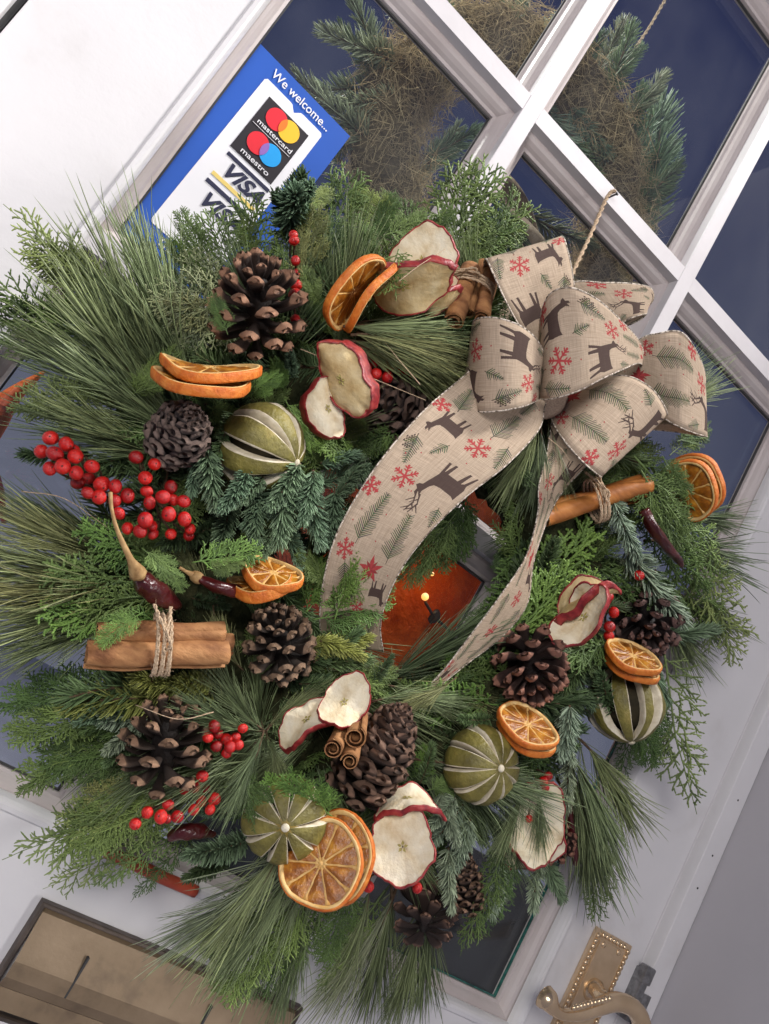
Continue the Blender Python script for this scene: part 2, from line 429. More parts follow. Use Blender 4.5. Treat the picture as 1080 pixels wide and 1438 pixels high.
FIR = [fir_mesh('fir_sprig', 20+i, n=240, nl=.0175, w=.00105, spread=1.25) for i in range(5)]
FIRF = [fir_mesh('fir_sprig_flat', 40+i, n=190, nl=.020, w=.00080, spread=1.15, flat=.65) for i in range(4)]
FIRN = [fir_mesh('fir_sprig_noble', 60+i, n=300, L=.068, nl=.0185, w=.00130, spread=1.1, up=.15) for i in range(4)]
PINE = [pine_mesh('pine_sprig', 80+i, n=180, w=.00052) for i in range(5)]
PINET = [pine_mesh('pine_sprig_tight', 90+i, n=130, spread=.2, w=.0005) for i in range(3)]
PINES = [pine_mesh('pine_sprig_star', 95, n=150, L=.09, nl=.08, star=True)]
CYP = [frond_mesh('cypress_sprig', 100+i, wide=.40) for i in range(5)]
CYPL = [frond_mesh('cypress_sprig_long', 120+i, L=.17, wide=.26, droop=.05, sparse=1.6, w=.0012) for i in range(4)]
THU = [frond_mesh('thuja_sprig', 140+i, L=.13, wide=.42, w=.0021, droop=.0, sparse=1.9, fl=.4) for i in range(3)]
CUR = [frond_mesh('cypress_sprig_curly', 160+i, L=.10, wide=.5, w=.0014, sparse=2.3, droop=.06, ang=46) for i in range(3)]
KIND = {'F': (FIR, .085, 'fir_sprig', 'needle'), 'G': (FIRF, .085, 'fir_sprig', 'needle'), 'N': (FIRN, .080, 'noble_fir_sprig', 'needle'),
        'P': (PINE, .15, 'pine_sprig', 'needle'), 'T': (PINET, .15, 'pine_sprig', 'needle'), 'S': (PINES, .09, 'pine_sprig', 'needle'),
        'C': (CYP, .14, 'cypress_sprig', 'scale_leaf'), 'L': (CYPL, .17, 'cypress_sprig', 'scale_leaf'),
        'H': (THU, .13, 'thuja_sprig', 'scale_leaf'), 'R': (CUR, .10, 'cypress_sprig', 'scale_leaf')}
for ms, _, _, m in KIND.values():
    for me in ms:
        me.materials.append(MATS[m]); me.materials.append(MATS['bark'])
COL = {'blue': (.105, .165, .105), 'pale': (.19, .25, .185), 'fir': (.085, .135, .060), 'dark': (.050, .082, .040), 'lime': (.17, .20, .06),
       'pine': (.145, .185, .092), 'pined': (.095, .130, .066), 'cyp': (.105, .160, .060), 'cypd': (.065, .112, .042),
       'cypl': (.17, .225, .10), 'bright': (.10, .18, .052), 'olive': (.16, .175, .08), 'grey': (.17, .20, .13)}
def col(c):
    b = COL[c]; k = rng.uniform(.85, 1.15); h = rng.uniform(.95, 1.05)
    return (b[0]*k*h, b[1]*k, b[2]*k/h, 1)
def sprig(parent, kind, a, b, c, roll=None, zdir=None, i=None):
    ms, L, nm, _ = KIND[kind]
    me = ms[rng.randrange(len(ms)) if i is None else i % len(ms)]
    o = bpy.data.objects.new(nm, me); C.objects.link(o)
    x = (b - a); ln = x.length
    z = zdir or ((Vector(CP) - a).normalized())
    m = basis(z, None, x)            # Z column = direction, X column = towards camera
    rot = Matrix((m.col[2], m.col[1] * -1, m.col[0])).transposed()   # columns: x=dir, z=view
    if rot.determinant() < 0:
        rot = Matrix((m.col[2], m.col[1], m.col[0])).transposed()
    rot = rot @ Matrix.Rotation(roll if roll is not None else rng.gauss(0, .35), 3, 'X')
    s = ln / L
    o.parent = parent
    o.matrix_local = Matrix.Translation(a - parent.location) @ rot.to_4x4() @ Matrix.Scale(s, 4)
    o.color = col(c); return o

# ================================================================== DOOR
door = empty('door', (0, 0, -0.9), 'white painted door with small panes, raised mouldings and a brass letterbox', 'door')
def dpart(name, me, m, parent=None):
    me.transform(Matrix.Translation((0, 0, .9))); o = link(name, me, m, parent or door); return o
GX0, GX1 = -.377, .377
BX = (-.127, .131); BZ = (.072, .460, .835); BW = .0095
RZ = -.318
dpart('stile', box(-.505, GX0, 0, .044, -.9, 1.25, .0015), 'white_paint')
dpart('stile', box(GX1, .505, 0, .044, -.9, 1.25, .0015), 'white_paint')
dpart('bottom_rail', box(GX0, GX1, .0006, .044, -.9, RZ, .001), 'white_paint')
dpart('top_rail', box(GX0, GX1, .0006, .044, 1.2, 1.25, .001), 'white_paint')
def muntin(x0, x1, z0, z1):
    return box(x0, x1, 0.0004, .044, z0, z1, .0010)
for x in BX: dpart('muntin', muntin(x - BW, x + BW, RZ, 1.2), 'muntin_paint')
xs = [GX0, BX[0] - BW, BX[0] + BW, BX[1] - BW, BX[1] + BW, GX1]
for z in BZ:
    for i in (0, 2, 4):
        dpart('muntin', box(xs[i], xs[i+1], .0008, .044, z - BW, z + BW, 0), 'muntin_paint')
zs = [RZ] + [q for z in BZ for q in (z - BW, z + BW)] + [1.2]
def bead(x0, x1, z0, z1, bw, outer):
    """glazing bead: a rounded moulding that runs round one pane"""
    prof = [(0, .0135), (.0035, .0135), (.0065, .0150), (.0095, .0185), (.0115, .0225), (bw, .0235), (bw, .034), (0, .034)]
    if outer: prof = [(-.0055, -.0012), (-.0045, -.0028), (-.0015, -.003), (.001, -.001), (.0035, .006), (.007, .012), (.0105, .0155), (bw, .017), (bw, .034), (0, .034)]
    vs = []; n = len(prof)
    for cx, cz, sx_, sz_ in ((x0, z0, 1, 1), (x1, z0, -1, 1), (x1, z1, -1, -1), (x0, z1, 1, -1)):
        for a, y in prof: vs.append((cx + sx_*a, y, cz + sz_*a))
    fs = [(i*n+k, i*n+(k+1) % n, ((i+1) % 4)*n+(k+1) % n, ((i+1) % 4)*n+k) for i in range(4) for k in range(n)]
    return mesh('bead', vs, fs, False)
for i in (0, 2, 4):
    for j in range(0, 8, 2):
        x0, x1, z0, z1 = xs[i], xs[i+1], zs[j], zs[j+1]
        o = dpart('glazing_bead', bead(x0 - .0003, x1 + .0003, z0 - .0003, z1 + .0003, .0145, False), 'bead_paint')
        dpart('glass_pane', box(x0 + .002, x1 - .002, .0305, .0335, z0 + .002, z1 - .002), 'window_glass')
        # dark line of old putty and bare glass edge
        q = .0145; w = .0016
        A = Acc()
        for (a0, a1, b0, b1) in ((x0+q, x0+q+w, z0+q, z1-q), (x1-q-w, x1-q, z0+q, z1-q), (x0+q+w, x1-q-w, z0+q, z0+q+w), (x0+q+w, x1-q-w, z1-q-w, z1-q)):
            vs = [(x, y, z) for x in (a0, a1) for y in (.0275, .0303) for z in (b0, b1)]
            A.add(vs, [(0, 1, 3, 2), (4, 6, 7, 5), (0, 4, 5, 1), (2, 3, 7, 6), (0, 2, 6, 4), (1, 5, 7, 3)])
        dpart('putty_line', A.mesh('putty', False), 'glass_edge' if (i == 4 and j == 0) else 'gap_dark')
# raised bolection moulding round the whole glazing
def run(prof, loop):
    vs = []; n = len(prof)
    for cx, cz, sx_, sz_ in loop:
        for a, y in prof: vs.append((cx + sx_*a, y, cz + sz_*a))
    fs = [(i*n+k, i*n+(k+1) % n, ((i+1) % 4)*n+(k+1) % n, ((i+1) % 4)*n+k) for i in range(4) for k in range(n)]
    return mesh('moulding', vs, fs, False)
prof = [(-.0085, .002), (-.0085, -.0012), (-.0070, -.0030), (-.0035, -.0036), (-.0010, -.0026), (.0008, .0005), (.0022, .006), (.0022, .012), (-.0004, .012), (-.0004, .002)]
dpart('outer_moulding', run(prof, ((GX0, RZ, 1, 1), (GX1, RZ, -1, 1), (GX1, 1.2, -1, -1), (GX0, 1.2, 1, -1))), 'white_paint')

# letterbox
lb = empty('letterbox', (0.003, -.001, .9 - .414)); lb.parent = door
link('letterbox_frame', run([(0, .001), (0, -.0070), (.0008, -.0075), (.0030, -.0078), (.0038, -.006), (.0038, .001)],
     ((-.128, -.043, 1, 1), (.128, -.043, -1, 1), (.128, .043, -1, -1), (-.128, .043, 1, -1))), 'bronze', lb)
bm = bmesh.new()
prof = [(.0385, -.0030), (.036, -.0060), (.020, -.0085), (.0, -.0120), (-.012, -.0120), (-.020, -.0085), (-.0225, -.0035), (-.0375, -.0040)]
gx = [-.1240, -.0745, -.0735, .0425, .0435, .1240]
rows = []
for ix, x in enumerate(gx): rows.append([bm.verts.new((x, y, z)) for z, y in prof])
for i in range(len(gx)-1):
    for k in range(len(prof)-1): bm.faces.new((rows[i][k], rows[i+1][k], rows[i+1][k+1], rows[i][k+1]))
me = bpy.data.meshes.new('flap'); bm.to_mesh(me); bm.free()
link('flap', me, 'tarnished_brass', lb)
for x in (-.074, .043):
    link('flap_line', box(x - .0009, x + .0009, -.0122, -.0082, -.012, .020, .0003), 'gap_dark', lb)  # thin near-black bars laid on the flap

# handle
hd = empty('handle', (.4485, 0, .9 - .29)); hd.parent = door
W2, H2 = .0300, .100
link('plate', box(-W2, W2, -.0045, -.0002, -H2, H2, .0012), 'brass', hd)
link('raised_panel', box(-W2 + .010, W2 - .010, -.0065, -.0046, -H2 + .010, H2 - .010, .0009), 'brass', hd)
A = Acc()
def rope(p0, p1):
    n = int((Vector(p1) - Vector(p0)).length / .0058)
    for k in range(n):
        p = Vector(p0).lerp(Vector(p1), (k + .5) / n)
        vs, fs = sphere_mesh('b', .0030, 8, 6)
        A.add([(p[0]+x, p[1]+y*.8, p[2]+z) for x, y, z in vs], fs)
y = -.0052; r = .0045
rope((-W2+r, y, -H2+r), (-W2+r, y, H2-r)); rope((W2-r, y, -H2+r), (W2-r, y, H2-r)); rope((-W2+r+.004, y, H2-r), (W2-r-.004, y, H2-r)); rope((-W2+r+.004, y, -H2+r), (W2-r-.004, y, -H2+r))
link('rope_border', A.mesh('rope'), 'polished_brass', hd)
HB = Vector((.4485, 0, -.29))
for (u, v) in ((848, 1327), (869, 1338)):
    p = pt(u, v, .0065) - HB; vs, fs = sphere_mesh('s', .0034, 10, 8)
    link('screw', mesh('screw', [(x, yy*.5, z) for x, yy, z in vs], fs), 'polished_brass', hd, p)
p = pt(832, 1390, .0065) - HB
pr = [(0.0125, 0), (.0125, -.004), (.0095, -.007), (.0085, -.014), (.0065, -.018)]
vs = []; fs = []
for i, (rr, yy) in enumerate(pr):
    for k in range(20): vs.append((rr*math.cos(k*PI/10), yy, rr*math.sin(k*PI/10)))
for i in range(len(pr)-1):
    for k in range(20): fs.append((i*20+k, i*20+(k+1) % 20, (i+1)*20+(k+1) % 20, (i+1)*20+k))
link('rose', mesh('rose', vs, fs), 'polished_brass', hd, p)
def pxtube(pts, rad, K=12, sub=8, flat=1.0, org=None):
    P = catmull([pt(*q) - (org or Vector((0, 0, 0))) for q in pts], sub)
    R = np.interp(np.linspace(0, len(rad)-1, len(P)), range(len(rad)), rad)
    return tube(P, R, K, flat)
lv = pxtube([(834, 1389, .018), (842, 1399, .035), (853, 1408, .046), (866, 1409, .05)], [.0065, .006, .0065, .008], org=HB)
link('neck', mesh('neck', *lv), 'polished_brass', hd)
lv = pxtube([(764, 1399, .050), (770, 1405, .055), (779, 1418, .057), (792, 1425, .056), (815, 1423, .054), (840, 1414, .052), (864, 1407, .05), (884, 1412, .05), (896, 1424, .05), (901, 1438, .049), (902, 1452, .047)],
            [.0115, .0105, .006, .0055, .007, .0085, .0095, .0095, .0095, .010, .011], 14, org=HB)
link('lever', mesh('lever', *lv), 'polished_brass', hd)
A = Acc()
for k in range(11):
    a = k / 10; P0 = pt(806 + 50*a, 1415 - 13*a, .0615)
    vs, fs = sphere_mesh('b', .0032, 8, 6); q = P0 - HB
    A.add([(q[0]+x, q[1]+yy, q[2]+z) for x, yy, z in vs], fs)
link('beading', A.mesh('beading'), 'polished_brass', hd)

# frame, wall, latch
fr = empty('door_frame', (.52, 0, -.9), 'white painted door frame standing just right of the door stile', 'door frame')
def fpart(n_, me, m): me.transform(Matrix.Translation((-.52, 0, .9))); link(n_, me, m, fr)
fpart('stop', box(.5058, .513, .003, .06, -.9, 1.25), 'muntin_paint')
fpart('jamb', box(.511, .541, -.0135, .06, -.9, 1.25, .0015), 'white_paint')
fpart('jamb', box(-.56, -.511, -.006, .06, -.9, 1.25, .0015), 'white_paint')
fpart('stop', box(-.5115, -.5065, .004, .06, -.9, 1.25), 'gap_dark')
fpart('latch_keep', box(.5015, .5125, -.0145, .01, -.26, -.205, .0015), 'dull_steel')
fpart('latch_bolt', box(.4985, .5135, -.017, -.006, -.218, -.199, .002), 'dull_steel')
fpart('keep_plate', box(.511, .523, -.0165, -.0138, -.262, -.226, .0006), 'dull_steel')
for z in (-.06, -.1, .01):
    vs, fs = sphere_mesh('s', .0013, 8, 6)
    link('nail_head', mesh('nail', [(x, y*.4, z_) for x, y, z_ in vs], fs), 'gap_dark', fr, (.527 - .52 + z*.03, -.0138, z + .9))
w = link('wall', box(.542, 1.1, -.9, .06, -.9, 1.25), 'wall_paint'); tag(w, kind='structure')

# ================================================================== beyond the glass
gnd = link('ground', box(-4, 4, .08, 7, -.96, -.9), 'pale_ground'); tag(gnd, kind='structure')  # ground made pale for the whitish reflection low in the panes
def cloth(name, px, d, amp, m, seed):
    (x0, z0), (x1, z1) = px; n = 60; mm = 26; vs = []; fs = []
    r = np.random.RandomState(seed); ph = r.uniform(0, 6, 4)
    for i in range(n+1):
        for j in range(mm+1):
            s, q = i/n, j/mm; x = x0 + (x1-x0)*s; z = z1 + (z0-z1)*q
            y = -d + amp*(math.sin(9*s+ph[0]+2*q)+.6*math.sin(23*s+ph[1]+3*q)+.3*math.sin(47*s+ph[2])) + .25*amp*math.sin(8*q+ph[3]+5*s)
            vs.append((x, y, z + .006*math.sin(14*s)))
    for i in range(n):
        for j in range(mm): fs.append((i*(mm+1)+j, (i+1)*(mm+1)+j, (i+1)*(mm+1)+j+1, i*(mm+1)+j+1))
    o = link(name, mesh(name, vs, fs), m); sm = o.modifiers.new('th', 'SOLIDIFY'); sm.thickness = .002; return o
E1 = pt(10, 560, -.33)
o = cloth('orange_cloth', ((-.06, -.14), (.47, .30)), -.33, .008, 'orange_cloth', 3)
tag(o, 'lamp-lit orange cloth seen through the glass in the middle of the wreath', 'cloth')
a = pt(-30, 600, -.2); b = pt(45, 530, -.2)
sc = pxtube([(-40, 630, -.12), (-8, 585, -.12), (22, 552, -.12), (62, 522, -.12)], [.045, .038, .020, .004], 10, flat=.35)
o = link('orange_scarf', mesh('scarf', *sc), 'orange_cloth'); tag(o, 'narrow orange cloth strip behind the left pane beside the pine needles', 'cloth')
sc = pxtube([(-12, 645, -.12), (-2, 690, -.12), (6, 735, -.12)], [.008, .012, .006], 10, flat=.4)
o = link('red_scarf', mesh('scarf', *sc), 'apple_skin'); tag(o, 'dark red strip behind the left pane at the edge of the picture', 'cloth')
for q, (u, v, rr, lab) in enumerate(((597, 838, .0052, 'round orange fairy light glowing in front of the lit cloth'),
                                     (607, 806, .0028, 'faint small fairy light just above the brighter one'),
                                     (688, 944, .0030, 'tiny orange fairy light glowing beside the reddish pinecone'))):
    p = pt(u, v, -.30 if q < 2 else .03)
    vs, fs = sphere_mesh('b', rr, 14, 10)
    o = link('fairy_light', mesh('bulb', vs, fs), 'lamp_glow', None, p)
    tag(o, lab, 'fairy light', 'fairy lights glowing behind and in the wreath')
    if q < 1:
        l = bpy.data.lights.new('fairy_glow', 'POINT'); l.energy = .10; l.color = (1, .5, .14); l.shadow_soft_size = .03
        lo = bpy.data.objects.new('fairy_glow', l); C.objects.link(lo); lo.location = p + Vector((0, -.03, .02)); lo.parent = None
# dark blob and wire put in below the bulb
A = Acc(); p = pt(610, 866, -.305)
vs, fs = sphere_mesh('b', .007, 14, 10, wob=.5); A.add([(p[0]+x*.9, p[1]+y*.4, p[2]+z*1.1) for x, y, z in vs], fs)
P = catmull([pt(597, 845, -.30), pt(603, 855, -.30), p, pt(640, 900, -.31), pt(650, 960, -.32)], 8)
A.add(*tube(P, .0022, 6))
o = link('dark_blob', A.mesh('blob'), 'dark_metal'); tag(o, 'dark lumpy holder and wire below the round fairy light', 'dark blob')
o = link('dark_backing', box(.02, .62, .16, .175, -.62, -.19, .003), 'slate'); tag(o, 'dark slate coloured board added to darken the bottom right pane', 'board')  # board put in so the pane in front of it turns dark
P = [pt(150, 1196, .009), pt(190, 1214, .009), pt(232, 1234, .009), pt(275, 1252, .009)]
o = link('red_strip', mesh('trim', *tube(catmull(P, 6), .0052, 8)), 'strip_red'); tag(o, 'added red strip along the foot of the glass under the wreath', 'red strip')  # strip added where an orange-red streak runs along the glass

# second wreath hanging inside
iw = empty('inner_wreath', pt(716, 262, -.14), 'moss backed fir wreath hanging inside, seen through the upper panes', 'wreath')
IC = iw.location.copy(); IR = .166
def ring_mesh(R, r, ny=.55, seed=1, amp=.25):
    vs = []; fs = []; n, m = 96, 20; rr = np.random.RandomState(seed); ph = rr.uniform(0, 6, 12)
    for i in range(n):
        a = 2*PI*i/n
        for j in range(m):
            b = 2*PI*j/m
            k = 1 + amp*(.5*math.sin(5*a+ph[0]+b)+.4*math.sin(11*a+ph[1]+2*b)+.3*math.sin(23*a+3*b+ph[2])+.25*math.sin(37*a-4*b+ph[3]))
            q = R + r*k*math.cos(b)
            vs.append((q*math.cos(a), r*k*ny*math.sin(b), q*math.sin(a)))
    for i in range(n):
        for j in range(m):
            fs.append((i*m+j, i*m+(j+1) % m, ((i+1) % n)*m+(j+1) % m, ((i+1) % n)*m+j))
    return mesh('ring', vs, fs)
link('moss_ring', ring_mesh(IR, .035, .8), 'moss', iw)
def moss_strands(R, r, n, seed, front=True, ln=.022, arcs=((0, 2*PI),)):
    q = np.random.RandomState(seed); a = q.uniform(0, 2*PI, n); b = q.uniform(0, 2*PI, n)
    rr = r * q.uniform(.85, 1.12, n)
    cen = np.stack([(R+rr*np.cos(b))*np.cos(a), rr*.8*np.sin(b), (R+rr*np.cos(b))*np.sin(a)], 1)
    nor = np.stack([np.cos(b)*np.cos(a), np.sin(b), np.cos(b)*np.sin(a)], 1)
    D = q.normal(size=(n, 3)); D -= nor * ((D*nor).sum(1) * .8)[:, None]
    L = np.full(n, ln) * q.uniform(.4, 1.2, n)
    D /= np.linalg.norm(D, axis=1)[:, None]
    Cv = q.normal(size=(n, 3)) * L[:, None] * .75 - nor * L[:, None] * .1
    V, F, S = needles(cen - D*L[:, None]*.5, D, Cv, L, np.full(n, .00045), rings=(0, .25, .5, .75), wprof=(.6, 1, 1, .6), shade=np.clip(q.normal(.45, .2, n), .05, .9))
    return mesh('moss', V, F, True, None, S)
o = link('moss', moss_strands(IR, .038, 15000, 5, ln=.018), 'moss_strand', iw); o.color = (.66, .50, .28, 1); tag(o, kind='stuff')
o = link('loose_moss', moss_strands(IR, .052, 6000, 6, ln=.022), 'moss_strand', iw); o.color = (.66, .50, .28, 1); tag(o, kind='stuff')
def isp(u0, v0, u1, v1, k, c, d=-.14, d2=None, i=None):
    sprig(iw, k, pt(u0, v0, d), pt(u1, v1, d2 if d2 is not None else d), c, i=i)
for q in ((860, 110, 905, 60, 'G', 'fir'), (820, 90, 850, 40, 'G', 'fir'), (890, 330, 962, 140, 'G', 'blue'), (880, 200, 915, 120, 'G', 'fir'),
          (800, 150, 850, 230, 'G', 'blue'), (770, 160, 835, 255, 'G', 'pale'), (740, 70, 700, -20, 'G', 'fir'), (800, 200, 860, 300, 'G', 'fir'),
          (650, 60, 600, -40, 'G', 'fir'), (560, 90, 440, 30, 'G', 'grey'), (540, 110, 500, -20, 'G', 'grey'), (540, 130, 420, 110, 'G', 'grey'),
          (520, 200, 400, 90, 'G', 'grey'), (560, 170, 520, 90, 'G', 'grey'), (600, 220, 680, 190, 'G', 'blue'), (560, 280, 650, 200, 'T', 'grey'),
          (480, 230, 430, 160, 'G', 'grey'), (590, 300, 560, 250, 'G', 'fir'), (700, 300, 790, 400, 'G', 'fir'), (700, 380, 780, 440, 'G', 'fir'),
          (640, 110, 690, 140, 'G', 'fir'), (900, 260, 960, 190, 'G', 'blue'), (860, 300, 905, 390, 'G', 'fir'), (850, 130, 900, 40, 'G', 'fir'), (800, 110, 800, 20, 'G', 'fir'), (880, 260, 950, 190, 'G', 'fir'), (890, 290, 960, 240, 'G', 'fir'), (780, 120, 760, 60, 'G', 'fir'), (890, 230, 930, 130, 'G', 'blue'), (700, 60, 740, -20, 'G', 'fir'), (900, 340, 930, 260, 'G', 'fir'), (560, 200, 470, 190, 'G', 'grey'), (620, 90, 560, 20, 'G', 'grey'), (600, 120, 480, 60, 'N', 'grey'), (560, 140, 440, 150, 'G', 'grey'), (540, 170, 450, 220, 'G', 'grey'), (600, 60, 520, -30, 'G', 'grey'), (530, 110, 470, 20, 'G', 'fir'), (600, 230, 660, 170, 'G', 'grey'), (720, 320, 800, 420, 'G', 'grey'), (740, 300, 830, 360, 'G', 'grey'), (680, 90, 640, 0, 'G', 'grey'), (740, 80, 800, 0, 'G', 'grey'), (860, 210, 790, 250, 'N', 'grey'), (850, 330, 800, 280, 'G', 'blue'), (840, 100, 880, 20, 'G', 'grey'), (880, 160, 950, 110, 'G', 'grey'), (760, 130, 790, 190, 'G', 'blue')):
    isp(*q, d=-.155 if rng.random() < .5 else -.125)
hp = [pt(690, 250, -.10), pt(735, 300, -.10), pt(765, 345, -.10), pt(790, 400, -.10)]
P = catmull(hp, 6); vs = []; fs = []
for i, p in enumerate(P):
    for j in range(9):
        s = j/8 - .5; vs.append(tuple(p + CX.cross(Vector((0, 1, 0))).normalized()*0 + Vector((1, 0, -.6)).normalized()*s*.075*(.8+.2*math.sin(i*.3)) + Vector((0, .006*math.sin(9*s+i*.4), 0))))
for i in range(len(P)-1):
    for j in range(8): fs.append((i*9+j, i*9+j+1, (i+1)*9+j+1, (i+1)*9+j))
o = link('hessian_tail', mesh('hessian', vs, fs), 'hessian', iw); o.location = -IC; o.modifiers.new('t', 'SOLIDIFY').thickness = .001
def twine_mesh(P, r, turns=None, ply=2):
    P = np.asarray(P); L = np.linalg.norm(np.diff(P, axis=0), axis=1).sum(); T, N, B = frames(P)
    turns = turns or L / (r * 9); A = Acc(); n = len(P)
    for k in range(ply):
        a = np.linspace(0, turns*2*PI, n) + k*2*PI/ply
        Q = P + r*.55*(np.cos(a)[:, None]*N + np.sin(a)[:, None]*B)
        A.add(*tube(Q, r*.62, 6))
    for k in range(int(L / .003)):       # loose fibres
        i = NR.randint(0, n-1); d = NR.normal(size=3); d /= np.linalg.norm(d)
        p = P[i] + d*r*.8; q = p + (d + T[i]*NR.normal())*r*NR.uniform(1, 2.6)
        A.add(*tube(np.array([p, (p+q)/2 + NR.normal(size=3)*r*.3, q]), r*.09, 3))
    return A.mesh('twine')
P = catmull([pt(868, 105, -.13), pt(885, 78, -.13), pt(912, 38, -.13), pt(940, -10, -.13)], 40)
link('string', twine_mesh(np.array([np.array(p) - np.array(IC) for p in P]), .0017), 'twine', iw)

# ================================================================== card sign
T0 = pt(366, 60, .0) * 0 + Vector((-.3625, .0292, .3155))
ang = math.radians(2.2)
sign = empty('payment_sign', T0, 'blue payment card sticker with white panel stuck inside the left pane', 'sign')
sign.rotation_euler = (0, ang, 0)
def srect(x0, x1, t0, t1, y, name, m, extra=None):
    pts = extra or [(x0, t0), (x1, t0), (x1, t1), (x0, t1)]
    n = len(pts); vs = [(x, y, -t) for x, t in pts] + [(x, y + .0004, -t) for x, t in pts]
    fs = [tuple(range(n)), tuple(range(n, 2*n))[::-1]] + [(i, i+n, (i+1) % n+n, (i+1) % n) for i in range(n)]
    bm = bmesh.new(); vv = [bm.verts.new((x/1000 if 0 else x, yy, z)) for x, yy, z in vs]
    for f in fs: bm.faces.new([vv[i] for i in f])
    bmesh.ops.recalc_face_normals(bm, faces=bm.faces)
    me = bpy.data.meshes.new(name); bm.to_mesh(me); bm.free()
    return link(name, me, m, sign)
mm = .001
srect(0, .109, 0, .214, 0, 'sticker', 'blue_print')
pn = [(22, 22), (24, 19.5), (50, 19.5), (53, 20), (58, 25), (63, 20), (66, 19.5), (87, 19.5), (89, 22), (89, 190), (87, 192), (24, 192), (22, 190)]
srect(0, 0, 0, 0, -.0006, 'white_panel', 'white_print', [(a*mm, b*mm) for a, b in pn])
srect(.034, .080, .031, .092, -.0012, 'card_logo_panel', 'black_print')
def disc(cx, ct, r, y, name, m, half=None, arc=None):
    pts = []
    if arc is None: pts = [(cx + r*math.cos(a*PI/24), ct + r*math.sin(a*PI/24)) for a in range(48)]
    else:
        d = arc/2; a0 = math.acos(d/r)
        pts = [(cx + d + r*math.cos(PI - a0 + 2*a0*i/16) + 0, ct + r*math.sin(PI - a0 + 2*a0*i/16)) for i in range(17)]
        pts += [(cx - d + r*math.cos(-a0 + 2*a0*i/16), ct + r*math.sin(-a0 + 2*a0*i/16)) for i in range(1, 16)]
    return srect(0, 0, 0, 0, y, name, m, pts)
for ct, c2, c3 in ((.0425, 'yellow_print', 'amber_print'), (.072, 'cyan_print', 'violet_print')):
    disc(.0505, ct, .0102, -.0018, 'logo_circle', 'red_print'); disc(.0645, ct, .0102, -.0018, 'logo_circle', c2)
    disc(.0575, ct, .0102, -.0024, 'logo_overlap', c3, arc=.014)
srect(.036, .078, .0600, .0604, -.0018, 'divider', 'white_print')
def text(s, x, t, size, m, rot=0, shear=0, bold=0, width=None, y=-.002):
    cu = bpy.data.curves.new('lettering', 'FONT'); cu.body = s; cu.size = size; cu.shear = shear; cu.offset = bold
    cu.extrude = .00012; cu.align_x = 'LEFT'
    o = bpy.data.objects.new('lettering', cu); C.objects.link(o); cu.materials.append(MATS[m]); o.parent = sign
    o.rotation_euler = (PI/2, rot, 0); o.location = (x, y, -t)
    bpy.context.view_layer.update()
    me = bpy.data.meshes.new_from_object(o.evaluated_get(bpy.context.evaluated_depsgraph_get()))
    k_ = width / max(o.dimensions.x, 1e-6) if width else 1
    q = bpy.data.objects.new('lettering', me); C.objects.link(q); q.parent = sign
    q.rotation_euler = o.rotation_euler; q.location = o.location; q.scale = (k_, 1, 1)
    bpy.data.objects.remove(o); return q
text('We welcome...', .024, .0150, .0122, 'white_print', width=.066, bold=.00008, y=-.0008)
text('mastercard', .0385, .0580, .0066, 'white_print', width=.038, bold=.00004)
text('maestro', .0425, .0895, .0072, 'white_print', width=.030, bold=.00004)
srect(.036, .082, .0965, .1000, -.0012, 'bar', 'navy_print')
text('VISA', .040, .1160, .0190, 'navy_print', shear=.35, bold=.0006, width=.038, y=-.0014)
srect(.036, .082, .1195, .1232, -.0012, 'bar', 'gold_print')
srect(.036, .082, .1280, .1318, -.0012, 'bar', 'navy_print')
text('VISA', .040, .1500, .0190, 'navy_print', shear=.35, bold=.0006, width=.038, y=-.0014)
text('Thank you', .036, .2035, .0112, 'white_print', bold=.00008, width=.044, y=-.0008)

# ================================================================== THE WREATH
WC = Vector((-.040, -.05, -.005)); WR = .168
wreath = empty('wreath', WC, 'large Christmas wreath of pine, fir and cypress sprigs hanging on the door', 'wreath')
link('moss_ring', ring_mesh(WR, .046, .72, 4, .3), 'dark_moss', wreath)
def S(k, u0, v0, u1, v1, c, d0=.07, d1=.08, roll=None, i=None):
    return sprig(wreath, k, pt(u0, v0, d0), pt(u1, v1, d1), c, roll, i=i)
